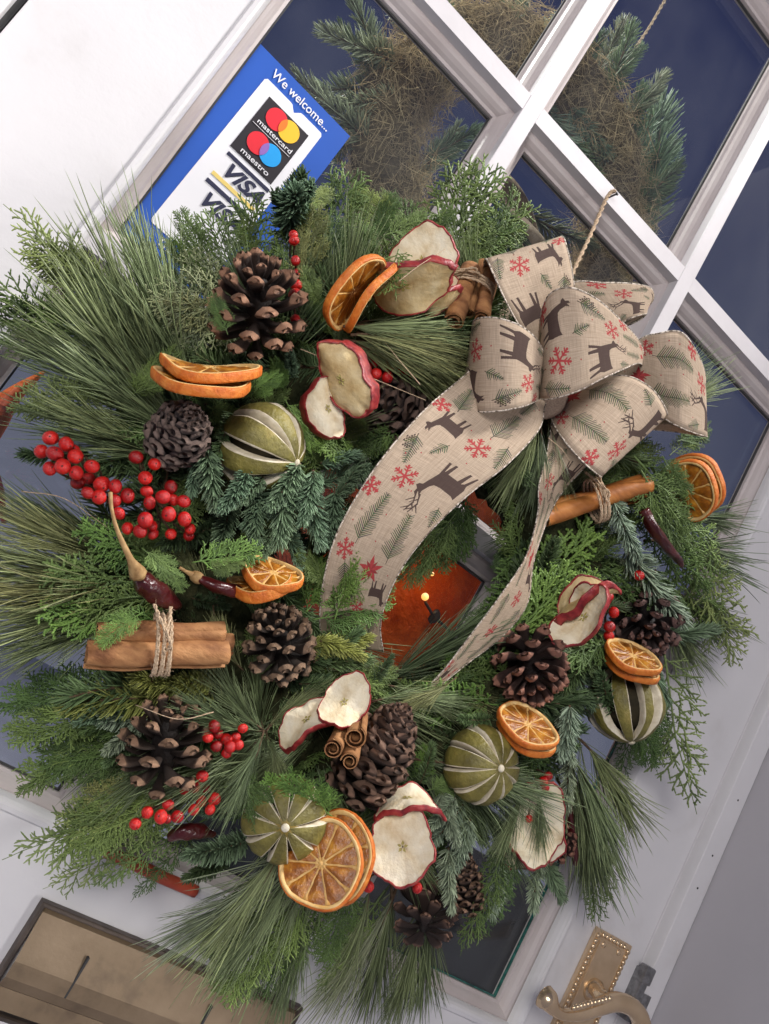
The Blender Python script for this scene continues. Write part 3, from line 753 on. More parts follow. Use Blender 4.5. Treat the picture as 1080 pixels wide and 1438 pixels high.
# feature sprigs: kind, foot pixel, tip pixel, colour, foot height, tip height
for q in (
 # upper left: cypress fans and long pine brushes
 ('L', 210, 480, -10, 300, 'cypl', .06, .07), ('L', 190, 520, -40, 370, 'cyp', .05, .06), ('C', 180, 450, 40, 330, 'cypl', .05, .06),
 ('C', 160, 470, -20, 420, 'cyp', .04, .05), ('L', 150, 520, -30, 455, 'cypd', .04, .05), ('C', 200, 590, 20, 540, 'cypl', .08, .09),
 ('P', 290, 600, 110, 330, 'pine', .07, .09), ('P', 300, 580, 175, 310, 'pine', .08, .10), ('P', 280, 610, 60, 390, 'pine', .08, .10),
 ('P', 290, 610, 20, 460, 'pined', .07, .09), ('P', 260, 570, 130, 400, 'pined', .07, .09), ('P', 300, 540, 215, 340, 'pine', .06, .08),
 ('P', 260, 500, 180, 300, 'pine', .06, .06), ('T', 280, 620, 90, 500, 'pine', .09, .11), ('P', 270, 640, 40, 590, 'pined', .08, .09), ('T', 260, 640, 60, 560, 'pine', .08, .1),
 ('F', 130, 640, 15, 655, 'dark', .06, .07),
 # left: long pine, bright cypress
 ('P', 240, 800, -30, 730, 'olive', .08, .10), ('P', 240, 810, -60, 790, 'pine', .08, .10), ('P', 240, 830, -50, 860, 'pine', .07, .10),
 ('P', 230, 820, -20, 910, 'pine', .06, .08), ('P', 200, 770, 0, 700, 'pined', .06, .07), ('T', 210, 840, 0, 930, 'pine', .06, .08), ('T', 230, 810, -40, 830, 'olive', .09, .11),
 ('H', 250, 790, 110, 735, 'bright', .10, .11), ('H', 250, 810, 60, 800, 'cyp', .10, .11), ('H', 240, 850, 50, 865, 'bright', .10, .11), ('H', 260, 830, 110, 870, 'cyp', .105, .115),
 ('C', 260, 760, 170, 740, 'cyp', .10, .11), ('H', 240, 870, 130, 910, 'bright', .11, .12), ('P', 300, 830, 240, 760, 'olive', .09, .10),
 ('G', 260, 960, 60, 950, 'fir', .08, .10), ('G', 270, 975, 75, 985, 'lime', .09, .11), ('F', 300, 975, 160, 965, 'lime', .09, .11), ('F', 220, 990, 90, 1000, 'blue', .08, .10),
 ('N', 230, 1000, 110, 1030, 'pale', .09, .10), ('C', 160, 980, 0, 960, 'cypd', .05, .06), ('C', 180, 1000, 0, 1020, 'cyp', .06, .07), ('C', 190, 1030, 15, 1080, 'cyp', .06, .07),
 ('C', 200, 1050, 50, 1060, 'cypd', .06, .07), ('F', 200, 1040, 135, 1080, 'fir', .08, .09), ('L', 130, 940, 20, 990, 'cypd', .05, .05),
 # lower left: pale green cypress reaching down
 ('L', 260, 1110, 10, 1230, 'cypl', .07, .09), ('C', 250, 1090, 75, 1150, 'cypl', .07, .08), ('C', 260, 1110, 70, 1180, 'cyp', .08, .09), ('L', 240, 1150, 70, 1270, 'cypl', .06, .07),
 ('L', 290, 1150, 120, 1240, 'cyp', .07, .08), ('C', 250, 1120, 120, 1110, 'olive', .07, .08), ('L', 270, 1170, 185, 1270, 'cypd', .05, .06), ('C', 240, 1080, 110, 1080, 'fir', .06, .07),
 ('N', 350, 1180, 240, 1225, 'blue', .08, .10), ('F', 330, 1140, 270, 1150, 'blue', .09, .10), ('N', 320, 1200, 250, 1260, 'dark', .06, .08),
 # bottom: pine brush and drooping cypress
 ('P', 410, 1170, 260, 1370, 'pine', .09, .10), ('P', 420, 1200, 300, 1390, 'pine', .08, .09), ('P', 420, 1190, 225, 1340, 'grey', .08, .09), ('P', 430, 1220, 340, 1410, 'pine', .07, .07),
 ('P', 430, 1240, 390, 1440, 'pined', .06, .06), ('C', 440, 1260, 290, 1390, 'cyp', .07, .07), ('L', 450, 1270, 340, 1430, 'cypd', .06, .06), ('L', 470, 1240, 390, 1400, 'cyp', .07, .07),
 ('C', 500, 1240, 440, 1350, 'cypd', .07, .07), ('P', 550, 1230, 510, 1440, 'pined', .06, .05), ('P', 590, 1270, 545, 1450, 'pine', .06, .05), ('P', 600, 1250, 590, 1430, 'pined', .05, .05),
 ('P', 560, 1240, 440, 1440, 'grey', .06, .06), ('L', 540, 1250, 440, 1400, 'cyp', .06, .06), ('P', 520, 1240, 470, 1400, 'pine', .06, .06), ('C', 400, 1240, 280, 1340, 'cypd', .06, .06),
 # bottom right
 ('L', 710, 1180, 650, 1350, 'cyp', .10, .10, .6), ('L', 730, 1200, 680, 1330, 'cypd', .09, .09), ('F', 700, 1200, 700, 1300, 'pale', .08, .09), ('N', 760, 1200, 800, 1275, 'blue', .05, .06),
 ('P', 790, 1040, 870, 1240, 'pine', .08, .09), ('P', 800, 1060, 830, 1260, 'pine', .07, .08), ('P', 810, 1030, 900, 1180, 'pine', .06, .07), ('P', 780, 1090, 850, 1270, 'pined', .05, .06),
 ('L', 840, 1160, 850, 1310, 'cyp', .06, .06), ('C', 820, 1110, 815, 1200, 'cypd', .05, .06), ('F', 760, 1190, 740, 1290, 'pale', .07, .08),
 ('L', 930, 900, 965, 1150, 'cypl', .07, .07), ('L', 900, 980, 880, 1110, 'cypd', .05, .05), ('C', 890, 960, 905, 1080, 'cypd', .06, .06), ('L', 920, 960, 935, 1090, 'cypd', .05, .05),
 ('F', 925, 890, 1015, 895, 'blue', .07, .08), ('P', 900, 760, 1060, 800, 'pined', .06, .06), ('P', 920, 820, 1040, 900, 'pined', .05, .05), ('P', 930, 730, 1050, 730, 'pined', .04, .05),
 ('F', 900, 900, 930, 1000, 'blue', .07, .07), ('P', 900, 830, 990, 950, 'pined', .05, .05),
 # right: long cypress streaming down
 ('L', 890, 640, 1010, 790, 'cyp', .11, .11), ('L', 910, 650, 1030, 830, 'cyp', .11, .10), ('L', 900, 700, 990, 850, 'cypd', .11, .10), ('L', 960, 760, 1065, 935, 'cypl', .09, .08), ('L', 930, 780, 1040, 900, 'cyp', .09, .08),
 ('C', 900, 660, 960, 770, 'cyp', .12, .12), ('L', 940, 640, 990, 600, 'cyp', .06, .05), ('C', 950, 620, 1000, 610, 'cypd', .06, .05), ('P', 920, 600, 1020, 530, 'pine', .05, .05), ('P', 900, 570, 1000, 500, 'pined', .04, .04),
 ('F', 860, 700, 895, 800, 'pale', .11, .12), ('F', 880, 770, 955, 890, 'pale', .10, .11), ('F', 920, 800, 960, 870, 'fir', .09, .10),
 # right inside: bright thuja
 ('H', 700, 920, 800, 790, 'bright', .09, .11), ('H', 700, 900, 840, 740, 'bright', .08, .10), ('H', 690, 930, 830, 830, 'cyp', .08, .10), ('H', 720, 860, 800, 730, 'cypd', .06, .08),
 ('H', 760, 800, 850, 760, 'cyp', .07, .09), ('P', 850, 640, 790, 690, 'pine', .08, .09), ('P', 860, 640, 800, 700, 'pined', .08, .08), ('C', 800, 770, 740, 850, 'cypd', .06, .07),
 ('P', 760, 590, 745, 720, 'pined', .10, .10), ('P', 760, 580, 700, 700, 'pine', .10, .10), ('T', 770, 590, 790, 700, 'pine', .09, .10), ('P', 770, 600, 720, 710, 'pined', .08, .08),
 # bottom centre
 ('P', 520, 985, 660, 985, 'pine', .10, .11), ('P', 540, 960, 650, 1010, 'pine', .09, .10), ('H', 700, 990, 580, 985, 'bright', .09, .10), ('H', 720, 960, 620, 940, 'cyp', .08, .09),
 ('C', 640, 1010, 560, 960, 'cyp', .07, .08), ('H', 590, 1100, 600, 1045, 'bright', .10, .11), ('F', 640, 1050, 600, 990, 'fir', .08, .09), ('P', 600, 960, 700, 1000, 'olive', .08, .09),
 ('F', 620, 1110, 640, 1200, 'pale', .12, .13), ('F', 650, 1130, 600, 1210, 'pale', .11, .12), ('F', 630, 1190, 625, 1290, 'pale', .11, .11), ('F', 790, 1000, 805, 1080, 'pale', .11, .12),
 ('F', 800, 1060, 790, 1150, 'pale', .10, .11), ('F', 830, 900, 800, 990, 'fir', .10, .11), ('F', 800, 920, 840, 1000, 'blue', .09, .10),
 ('H', 440, 1130, 370, 1090, 'bright', .12, .13), ('C', 440, 1120, 480, 1160, 'cyp', .12, .12), ('C', 400, 1110, 480, 1130, 'cypd', .11, .12), ('P', 740, 1090, 700, 1200, 'pine', .11, .125),
 ('P', 750, 1090, 760, 1200, 'pined', .11, .125), ('S', 372, 1026, 372, 1075, 'pined', .11, .13), ('P', 372, 1026, 310, 1150, 'pined', .12, .13), ('P', 372, 1026, 460, 960, 'pine', .11, .12),
 ('P', 372, 1026, 260, 990, 'pined', .11, .13), ('P', 372, 1026, 400, 1140, 'pine', .11, .12), ('P', 372, 1026, 300, 940, 'pine', .11, .12), ('P', 372, 1026, 360, 910, 'pined', .09, .11),
 # centre left: noble fir and greens
 ('N', 290, 625, 298, 745, 'blue', .13, .14), ('N', 330, 700, 290, 790, 'blue', .10, .12), ('N', 400, 670, 345, 770, 'blue', .13, .14), ('N', 400, 660, 400, 800, 'blue', .135, .145), ('N', 430, 680, 460, 790, 'blue', .13, .13),
 ('N', 370, 670, 320, 730, 'blue', .14, .14), ('N', 450, 670, 400, 730, 'blue', .14, .15), ('F', 440, 680, 530, 660, 'blue', .11, .12), ('F', 460, 720, 500, 680, 'blue', .10, .11), ('N', 400, 740, 440, 810, 'blue', .12, .13), ('N', 380, 740, 370, 800, 'blue', .12, .13),
 ('F', 430, 910, 535, 905, 'lime', .11, .12), ('F', 440, 930, 520, 885, 'fir', .11, .12), ('F', 430, 930, 530, 935, 'fir', .10, .11), ('F', 410, 950, 470, 960, 'dark', .1, .11),
 ('C', 430, 860, 520, 760, 'bright', .11, .12), ('C', 440, 870, 560, 850, 'bright', .11, .12), ('C', 430, 840, 500, 830, 'cyp', .11, .12), ('C', 450, 850, 480, 780, 'cyp', .11, .12), ('H', 430, 860, 450, 780, 'bright', .11, .12),
 ('C', 400, 560, 440, 640, 'bright', .11, .12), ('C', 440, 600, 490, 640, 'bright', .11, .12), ('C', 400, 550, 390, 500, 'bright', .11, .12), ('C', 380, 590, 400, 510, 'cyp', .1, .11), ('C', 450, 620, 520, 600, 'cyp', .1, .11),
 ('N', 410, 530, 410, 480, 'blue', .11, .13), ('P', 300, 850, 290, 960, 'olive', .10, .11), ('P', 340, 940, 300, 870, 'olive', .11, .125), ('G', 300, 850, 330, 780, 'dark', .08, .1), ('F', 270, 840, 330, 860, 'dark', .08, .1),
 ('N', 350, 660, 310, 740, 'blue', .14, .15), ('N', 420, 650, 380, 740, 'blue', .145, .155), ('N', 440, 660, 430, 760, 'blue', .145, .15), ('N', 360, 690, 350, 790, 'blue', .13, .14),
 ('N', 470, 690, 470, 790, 'blue', .12, .13), ('N', 280, 620, 282, 720, 'blue', .12, .13), ('N', 450, 650, 520, 640, 'blue', .12, .13), ('N', 310, 720, 280, 780, 'dark', .09, .1), ('N', 480, 760, 520, 830, 'dark', .09, .1),
 ('N', 250, 950, 130, 940, 'dark', .08, .09), ('N', 300, 955, 200, 975, 'lime', .10, .11), ('N', 200, 1010, 140, 1080, 'pale', .09, .10), ('N', 520, 900, 430, 900, 'lime', .11, .11), ('N', 450, 900, 530, 920, 'lime', .12, .13),
 ('N', 640, 1120, 600, 1180, 'pale', .13, .14), ('N', 660, 1150, 640, 1250, 'pale', .11, .12), ('N', 800, 990, 800, 1090, 'pale', .12, .13), ('N', 700, 1180, 720, 1290, 'pale', .07, .08),
 # round the opening and over the fruit
 ('C', 660, 690, 600, 800, 'cypd', .06, .05), ('C', 640, 720, 560, 820, 'cyp', .07, .06), ('H', 650, 700, 650, 790, 'cypd', .05, .04), ('C', 730, 760, 690, 800, 'cypd', .05, .05), ('F', 770, 780, 720, 830, 'dark', .05, .05),
 ('C', 780, 700, 720, 760, 'cypd', .06, .05), ('P', 800, 690, 700, 770, 'pined', .06, .05), ('C', 740, 880, 650, 900, 'cyp', .07, .07), ('H', 720, 920, 620, 920, 'bright', .08, .08), ('F', 520, 960, 560, 920, 'dark', .09, .09),
 ('C', 480, 960, 560, 945, 'cyp', .09, .09), ('C', 470, 840, 570, 800, 'cyp', .13, .12), ('H', 470, 870, 500, 770, 'bright', .13, .135), ('C', 460, 820, 420, 770, 'cyp', .12, .13), ('C', 510, 690, 470, 770, 'cypd', .10, .10),
 ('F', 470, 700, 520, 640, 'blue', .12, .12), ('H', 500, 640, 440, 620, 'bright', .12, .13), ('P', 540, 640, 520, 720, 'pined', .06, .07), ('F', 420, 720, 490, 740, 'fir', .11, .12), ('N', 520, 650, 460, 700, 'blue', .11, .12),
 ('C', 470, 1150, 400, 1085, 'bright', .14, .15), ('C', 330, 1080, 380, 1180, 'cypd', .12, .14), ('C', 200, 860, 130, 900, 'bright', .155, .16),
 ('H', 270, 790, 370, 770, 'bright', .15, .16), ('C', 290, 800, 350, 790, 'cyp', .155, .16), ('C', 320, 470, 300, 410, 'cypd', .14, .14), ('C', 450, 430, 430, 370, 'cyp', .13, .14), ('R', 560, 350, 530, 410, 'cyp', .14, .15),
 ('F', 420, 960, 500, 960, 'fir', .11, .12), ('F', 690, 860, 760, 900, 'dark', .08, .09), ('C', 600, 1110, 660, 1100, 'cyp', .12, .12), ('F', 590, 1100, 620, 1040, 'fir', .11, .12), ('H', 860, 900, 780, 930, 'cypd', .11, .12),
 ('F', 860, 1000, 830, 930, 'fir', .11, .12), ('F', 690, 1010, 640, 1020, 'fir', .12, .13), ('P', 640, 950, 560, 1000, 'olive', .12, .12), ('C', 200, 770, 260, 830, 'cyp', .13, .14), ('C', 180, 560, 260, 500, 'cyp', .10, .11),
 ('C', 340, 560, 400, 530, 'bright', .12, .13), ('F', 330, 580, 290, 650, 'fir', .12, .13), ('C', 290, 570, 350, 600, 'cyp', .11, .12), ('F', 600, 560, 570, 620, 'dark', .10, .10), ('H', 560, 600, 500, 640, 'cypd', .1, .1),
 ('C', 540, 330, 610, 310, 'cyp', .08, .08), ('C', 560, 320, 500, 260, 'cypl', .06, .06), ('C', 420, 290, 470, 270, 'cypl', .07, .07), ('P', 170, 520, 20, 470, 'pine', .07, .08),
 ('C', 930, 640, 960, 700, 'cyp', .125, .125), ('H', 780, 860, 840, 800, 'bright', .1, .12),
 # lower part of the top: pine over the berries
 ('T', 490, 470, 665, 505, 'olive', .13, .13), ('T', 480, 460, 660, 480, 'pine', .13, .13), ('T', 480, 475, 650, 530, 'pine', .12, .12), ('T', 500, 465, 660, 545, 'olive', .12, .12), ('T', 490, 455, 650, 460, 'pined', .11, .12),
 ('T', 490, 480, 640, 560, 'pine', .11, .11),
 # top edge
 ('N', 408, 330, 408, 225, 'blue', .05, .13), ('N', 400, 320, 415, 215, 'dark', .05, .10), ('N', 415, 300, 425, 240, 'blue', .07, .13), ('F', 410, 330, 395, 250, 'dark', .05, .10),
 ('R', 460, 370, 490, 235, 'cyp', .06, .07), ('C', 440, 380, 440, 280, 'cyp', .08, .09), ('C', 480, 370, 520, 270, 'cyp', .06, .07), ('C', 420, 400, 460, 290, 'olive', .09, .10), ('C', 450, 420, 480, 300, 'cypd', .08, .09),
 ('R', 560, 370, 590, 285, 'cypd', .06, .07), ('R', 630, 370, 665, 230, 'cyp', .07, .08), ('R', 640, 350, 690, 225, 'cyp', .07, .08), ('R', 650, 370, 735, 270, 'cyp', .06, .07), ('R', 640, 370, 720, 300, 'cypd', .07, .08),
 ('C', 590, 370, 640, 290, 'cyp', .07, .08), ('C', 620, 380, 700, 320, 'cyp', .07, .08), ('C', 520, 350, 560, 270, 'cypd', .06, .07), ('C', 480, 420, 530, 320, 'cypd', .09, .1), ('C', 660, 370, 740, 330, 'cypd', .06, .06),
 ('R', 370, 390, 345, 275, 'cyp', .06, .07), ('R', 330, 390, 300, 290, 'cyp', .06, .07), ('C', 350, 380, 355, 300, 'cyp', .06, .07), ('C', 300, 380, 255, 290, 'cyp', .06, .07),
 ('C', 290, 410, 240, 330, 'bright', .07, .08), ('R', 320, 420, 210, 405, 'grey', .10, .11), ('R', 320, 440, 220, 440, 'grey', .10, .11), ('R', 330, 450, 250, 480, 'grey', .09, .10), ('R', 310, 400, 260, 350, 'grey', .09, .1),
 ('C', 290, 460, 200, 470, 'cypd', .06, .07), ('C', 440, 460, 440, 370, 'cypd', .08, .09), ('C', 470, 480, 450, 400, 'cyp', .08, .09)):
    S(*q)

# the body of the wreath: sprigs laid round the ring, deepest first
def inhole(p):
    w = RC @ (np.array(p) - CP); u = 540 + FOC*w[0]/-w[2]; v = 719 - FOC*w[1]/-w[2]
    # the opening as seen from in front
    P_ = [(500, 800), (540, 700), (640, 650), (690, 690), (735, 730), (710, 800), (670, 870), (590, 945), (545, 945), (510, 900)]
    c = False; n = len(P_)
    for i in range(n):
        (x1, y1), (x2, y2) = P_[i], P_[(i+1) % n]
        if (y1 > v) != (y2 > v) and u < (x2-x1)*(v-y1)/(y2-y1) + x1: c = not c
    return c
def px(p):
    w = RC @ (np.array(p) - CP); return 540 + FOC*w[0]/-w[2], 719 - FOC*w[1]/-w[2]
nb = 0
for q in (((422, 490, .13), (520, 530, .14), (598, 562, .15)), ((590, 540, .15), (560, 505, .14), (540, 480, .13)), ((770, 615, .15), (790, 632, .15), (803, 652, .15)), ((300, 1000, .15), (250, 1010, .15), (190, 990, .14)),
          ((560, 395, .17), (590, 372, .17), (625, 350, .16)), ((30, 690, .10), (90, 700, .11), (150, 740, .11))):
    P = catmull([pt(*k_) - WC for k_ in q], 5); link('loose_needle', mesh('needle', *tube(P, np.linspace(.0004, .0002, len(P)), 4)), 'twine', wreath)
for k in range(440):
    th = 2*PI*(k*.61803) + rng.gauss(0, .05)
    lay = k / 440
    r0 = WR + rng.uniform(-.05, .05)
    d0 = .035 + .055*lay + rng.uniform(-.01, .01) - (abs(r0-WR)/.05)**2*.02
    a = Vector((WC.x + r0*math.cos(th), -d0, WC.z + r0*math.sin(th)))
    out = Vector((math.cos(th), 0, math.sin(th))); tan = Vector((-math.sin(th), 0, math.cos(th)))
    if r0 < WR - .02: dr = tan*rng.uniform(-1, 1) - out*rng.uniform(0, .45)
    else: dr = out*rng.uniform(.25, 1.1) + tan*rng.uniform(-1, 1)
    dr.normalize(); dr = dr + Vector((0, -rng.uniform(0, .45), 0)); dr.normalize()
    kd, ln, cc = rng.choice([('F', .075, 'dark'), ('F', .075, 'fir'), ('C', .09, 'cypd'), ('C', .09, 'cyp'), ('H', .08, 'cypd'), ('P', .12, 'pined'), ('P', .12, 'pined'), ('N', .07, 'dark'), ('G', .08, 'fir')])
    b = a + dr*ln*rng.uniform(.8, 1.1)
    if inhole(b) or inhole(a) or inhole(a.lerp(b, .6)): continue
    u, v = px(b)
    if v > 1275 or (u < 90) or (u < 345 and v > 1165) or (v < 300) or (v < 1.3*u - 800) or (u > 900 and v > 900): continue
    sprig(wreath, kd, a, b, cc, roll=rng.gauss(0, .7)); nb += 1

# ================================================================== decorations
def scale_mesh(kind, seed):
    """one woody cone scale: base at origin, reaches +X, upper side +Z"""
    r = random.Random(seed); n, m = 9, 10; vs = []; sh = []; fs = []
    for i in range(n):
        s = i / (n - 1)
        if kind == 'open': w = (.10 + .30*s**1.2) * (1 if s < .8 else math.sqrt(max(0, 1 - ((s-.8)/.22)**2)) ); t = .045 + .10*s**2.5
        else: w = (.14 + .26*s) * (1 if s < .7 else math.sqrt(max(0.02, 1 - ((s-.7)/.32)**2))); t = .06 + .17*s**2
        if s > .95: t *= .5
        for j in range(m):
            a = 2*PI*j/m; ca, sa = math.cos(a), math.sin(a)
            lift = .10*s*s + (.05 if s > .7 else 0)*math.exp(-((s-.86)/.1)**2)
            ridge = (.07*math.exp(-(ca*2.2)**2)*math.exp(-((s-.86)/.12)**2)) if sa > 0 else 0
            vs.append((s*(1 + (.05*math.sin(4*a+seed) if s > .9 else 0)), w*ca*(1+.05*math.sin(5*s+seed)+.045*r.uniform(-1, 1)*s), t*sa + lift + ridge - .04*abs(ca)))
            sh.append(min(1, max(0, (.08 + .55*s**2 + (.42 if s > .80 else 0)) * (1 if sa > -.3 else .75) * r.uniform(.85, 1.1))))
    for i in range(n-1):
        for j in range(m): fs.append((i*m+j, (i+1)*m+j, (i+1)*m+(j+1) % m, i*m+(j+1) % m))
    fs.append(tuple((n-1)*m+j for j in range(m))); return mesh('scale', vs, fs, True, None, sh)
SC = {k: [scale_mesh(k, i) for i in range(3)] for k in ('open', 'tight')}
for l_ in SC.values():
    for me in l_: me.materials.append(MATS['cone_scale'])
def cone(u, v, d, sz, ax, kind, colr, label, n=56, Lr=1.15, spread=1.0, fat=1.0):
    """sz: width in photo pixels; ax: cone axis (base to tip) in camera terms"""
    c = pt(u, v, d); W = sz * mpp(c); z = ldir(c, *ax)
    rot = basis(CX if abs(z.dot(CX)) < .9 else CY, None, z)
    o = empty('pinecone', c, label, 'pinecone', 'pinecones wired to the wreath'); o.rotation_euler = rot.to_euler()
    H = W * Lr
    vs, fs = sphere_mesh('core', 1, 12, 8)
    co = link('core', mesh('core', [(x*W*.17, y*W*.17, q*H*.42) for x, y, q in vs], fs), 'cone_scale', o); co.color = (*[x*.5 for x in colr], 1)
    for i in range(n):
        s = (i + .5) / n; az = i * 2.39996 + rng.gauss(0, .05)
        prof = math.sin(PI * (.16 + .80*s)) ** .75
        hz = H * (-.42 + .80*s)
        pitch = math.radians((-22 + 92*s**1.15) if kind == 'open' else (5 + 75*s)) * spread + rng.gauss(0, .06)
        ln = W * (.40 if kind == 'open' else .36) * (.45 + .65*prof) * fat * rng.uniform(.93, 1.06)
        base = Vector((math.cos(az), math.sin(az), 0)) * W * .12 * prof
        x = Vector((math.cos(az)*math.cos(pitch), math.sin(az)*math.cos(pitch), math.sin(pitch)))
        zz = Vector((-math.cos(az)*math.sin(pitch), -math.sin(az)*math.sin(pitch), math.cos(pitch)))
        yy = zz.cross(x)
        m = Matrix((x, yy, zz)).transposed()
        q = bpy.data.objects.new('scale', rng.choice(SC[kind])); C.objects.link(q); q.parent = o
        wd = ln * (1.2 if kind == 'tight' else .72) * (1.0 + .25*prof)
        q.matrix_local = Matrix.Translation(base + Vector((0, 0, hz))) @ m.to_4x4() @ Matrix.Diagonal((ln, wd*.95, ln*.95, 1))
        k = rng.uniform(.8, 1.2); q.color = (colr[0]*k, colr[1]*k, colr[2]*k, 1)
    return o
BR = (.135, .085, .062); GRB = (.095, .075, .070); RB = (.15, .08, .062); TAN = (.17, .115, .085)
cone(362, 430, .130, 116, (.05, .86, .50), 'open', (.16, .095, .065), 'largest open brown pinecone, below the sticker at the upper left', 46, 1.05, .95, 1.12)
cone(250, 612, .13, 98, (.25, .55, .8), 'tight', GRB, 'grey brown pinecone between the orange slices and the red berries', 60, 1.05, .95)
cone(553, 568, .085, 112, (-.5, .3, .8), 'tight', (.085, .062, .055), 'dark pinecone half hidden behind the hanging ribbon tail', 56, 1.1)
cone(392, 902, .125, 96, (-.15, .6, .8), 'open', (.12, .085, .06), 'dark pinecone with tan tipped scales right of the cinnamon bundle', 54, 1.1, .9)
cone(232, 1046, .115, 116, (.05, .85, .55), 'open', (.15, .10, .07), 'wide open pinecone at the lower left beside small red berries', 38, .95, .9, 1.05)
cone(528, 1062, .115, 118, (.45, .75, .45), 'tight', (.12, .08, .062), 'long pinecone lying right of the cinnamon stick ends', 74, 1.45)
cone(745, 935, .115, 98, (.1, -.75, .6), 'open', RB, 'reddish pinecone under the apple slice right of the hole', 50, .95, .85, 1.05)
cone(908, 872, .10, 92, (.1, -.5, .8), 'open', (.085, .055, .052), 'dark pinecone on the right above the double orange slice', 50, 1.0)
cone(653, 1238, .085, 62, (-.15, .9, .4), 'tight', TAN, 'small slim pinecone with tight pinkish scales low on the right', 76, 1.75, .95, .9)
cone(598, 1278, .085, 84, (.1, .65, -.5), 'open', (.16, .10, .075), 'pinecone at the foot of the wreath under the pale apple slice', 46, .95)
cone(775, 1180, .07, 62, (.6, -.2, .5), 'open', RB, 'small reddish pinecone peeping out beside the large round apple slice', 40, 1.0)

# orange slices -----------------------------------------------------------
def orange(u, v, d, rpx, nrm, up, label, warp=.15, th=.0042, seed=0, phase=0, group='dried orange slices'):
    c = pt(u, v, d); R = rpx * mpp(c)
    z = ldir(c, *nrm); rot = basis(ldir(c, *up), None, z)
    o = empty('orange_slice', c, label, 'orange slice', group); o.rotation_euler = rot.to_euler()
    r_ = random.Random(seed); p1, p2 = r_.uniform(0, 6), r_.uniform(0, 6)
    def W(rr, a, zz):
        k = 1 + .035*math.sin(3*a+p1) + .02*math.sin(5*a+p2)
        return (rr*k*math.cos(a), rr*k*math.sin(a), zz + warp*R*(rr/R)**2*math.cos(2*a+phase) + .03*R*math.sin(3*a+p2)*(rr/R)**2)
    def ringm(name, prof, mat, n=48):
        vs = []; fs = []; m = len(prof)
        for i in range(n):
            a = 2*PI*i/n
            for rr, zz in prof: vs.append(W(rr*R*(1 + .008*r_.uniform(-1, 1)), a, zz*th))
        for i in range(n):
            for k in range(m): fs.append((i*m+k, ((i+1) % n)*m+k, ((i+1) % n)*m+(k+1) % m, i*m+(k+1) % m))
        return link(name, mesh(name, vs, fs), mat, o)
    ringm('rind', [(.955, .52), (.985, .50), (1.0, .3), (1.005, 0), (1.0, -.3), (.985, -.50), (.955, -.52), (.94, 0)], 'peel')
    ringm('pith', [(.875, .34), (.90, .50), (.93, .56), (.957, .54), (.957, -.54), (.93, -.56), (.90, -.50), (.875, -.34)], 'pith')
    ns = 10
    for k in range(ns):
        a0 = 2*PI*k/ns + .03; a1 = 2*PI*(k+1)/ns - .03; vs = []; fs = []
        nr, na = 6, 5
        for sgn in (1, -1):
            for i in range(nr):
                rr = (.11 + .76*i/(nr-1)) * R
                for j in range(na):
                    s = j/(na-1); a = a0 + (a1-a0)*s
                    edge = max(0, 1 - (2*s-1)**4) * (1 - (abs(i/(nr-1)-.5)*2)**6)
                    vs.append(W(rr, a, sgn*th*(.14 + .16*edge*r_.uniform(.2, 1.5))))
        N = nr*na
        for sgn in (0, 1):
            for i in range(nr-1):
                for j in range(na-1):
                    f = (sgn*N+i*na+j, sgn*N+(i+1)*na+j, sgn*N+(i+1)*na+j+1, sgn*N+i*na+j+1)
                    fs.append(f if not sgn else f[::-1])
        link('segment', mesh('segment', vs, fs), 'pulp', o)
    A = Acc()
    for k in range(ns):
        a = 2*PI*k/ns
        P = [W(R*(.03 + .84*i/7), a + .015*math.sin(i*2.1+k), 0) for i in range(8)]
        A.add(*tube(P, [th*.24*(1.6 if i in (0, 7) else .9) for i in range(8)], 6, flat=1))
    vs, fs = sphere_mesh('c', R*.10, 10, 6); A.add([W(math.hypot(x, y), math.atan2(y, x), q*th*.42/(R*.10)) for x, y, q in vs], fs)
    link('membrane', A.mesh('membrane'), 'membrane', o)
    return o
og = 'dried orange slices'
orange(296, 519, .150, 71, (.10, .99, .09), (1, -.1, 0), 'upper of two stacked orange slices seen edge-on at the upper left', .10, .0062, 1)
orange(284, 538, .155, 69, (.14, .985, .13), (1, -.1, 0), 'lower of two stacked orange slices seen edge-on, above the grey pinecone', .06, .0065, 2)
orange(496, 410, .140, 60, (.76, -.56, .33), (.62, .78, 0), 'left of two upright orange slices beside the pale apple slices at the top', .08, .0052, 3)
orange(517, 418, .132, 58, (.80, -.62, -.02), (.62, .78, 0), 'right of two upright orange slices, touching the pale apple slices', .06, .0055, 4)
orange(384, 806, .145, 44, (.25, .86, .45), (1, -.25, 0), 'upper curled orange slice above the dark pinecone on the left', .14, .0062, 5, .6)
orange(368, 822, .140, 46, (-.10, .95, .26), (1, -.2, 0), 'lower orange slice touching the dark red chilli pod', .12, .0075, 6)
orange(451, 1213, .150, 61, (-.25, .12, .96), (.4, .9, 0), 'large round orange slice facing out at the bottom of the wreath', .06, .006, 7)
orange(467, 1203, .135, 63, (-.34, .08, .94), (.6, .7, 0), 'orange slice tucked close behind the large round one at the bottom', .05, .006, 8)
orange(741, 1018, .145, 46, (.46, .72, .50), (.83, -.55, 0), 'upper slice of the orange pair above the round lime on the lower right', .06, .005, 9)
orange(739, 1032, .138, 44, (.48, .76, .40), (.83, -.55, 0), 'lower slice of the orange pair above the round lime on the lower right', .06, .006, 10)
orange(889, 922, .130, 41, (.42, .80, .40), (.87, -.48, 0), 'upper slice of the orange pair resting on the split lime at the right', .06, .006, 11)
orange(886, 936, .122, 41, (.44, .84, .30), (.87, -.48, 0), 'lower slice of the orange pair resting on the split lime at the right', .06, .006, 12)
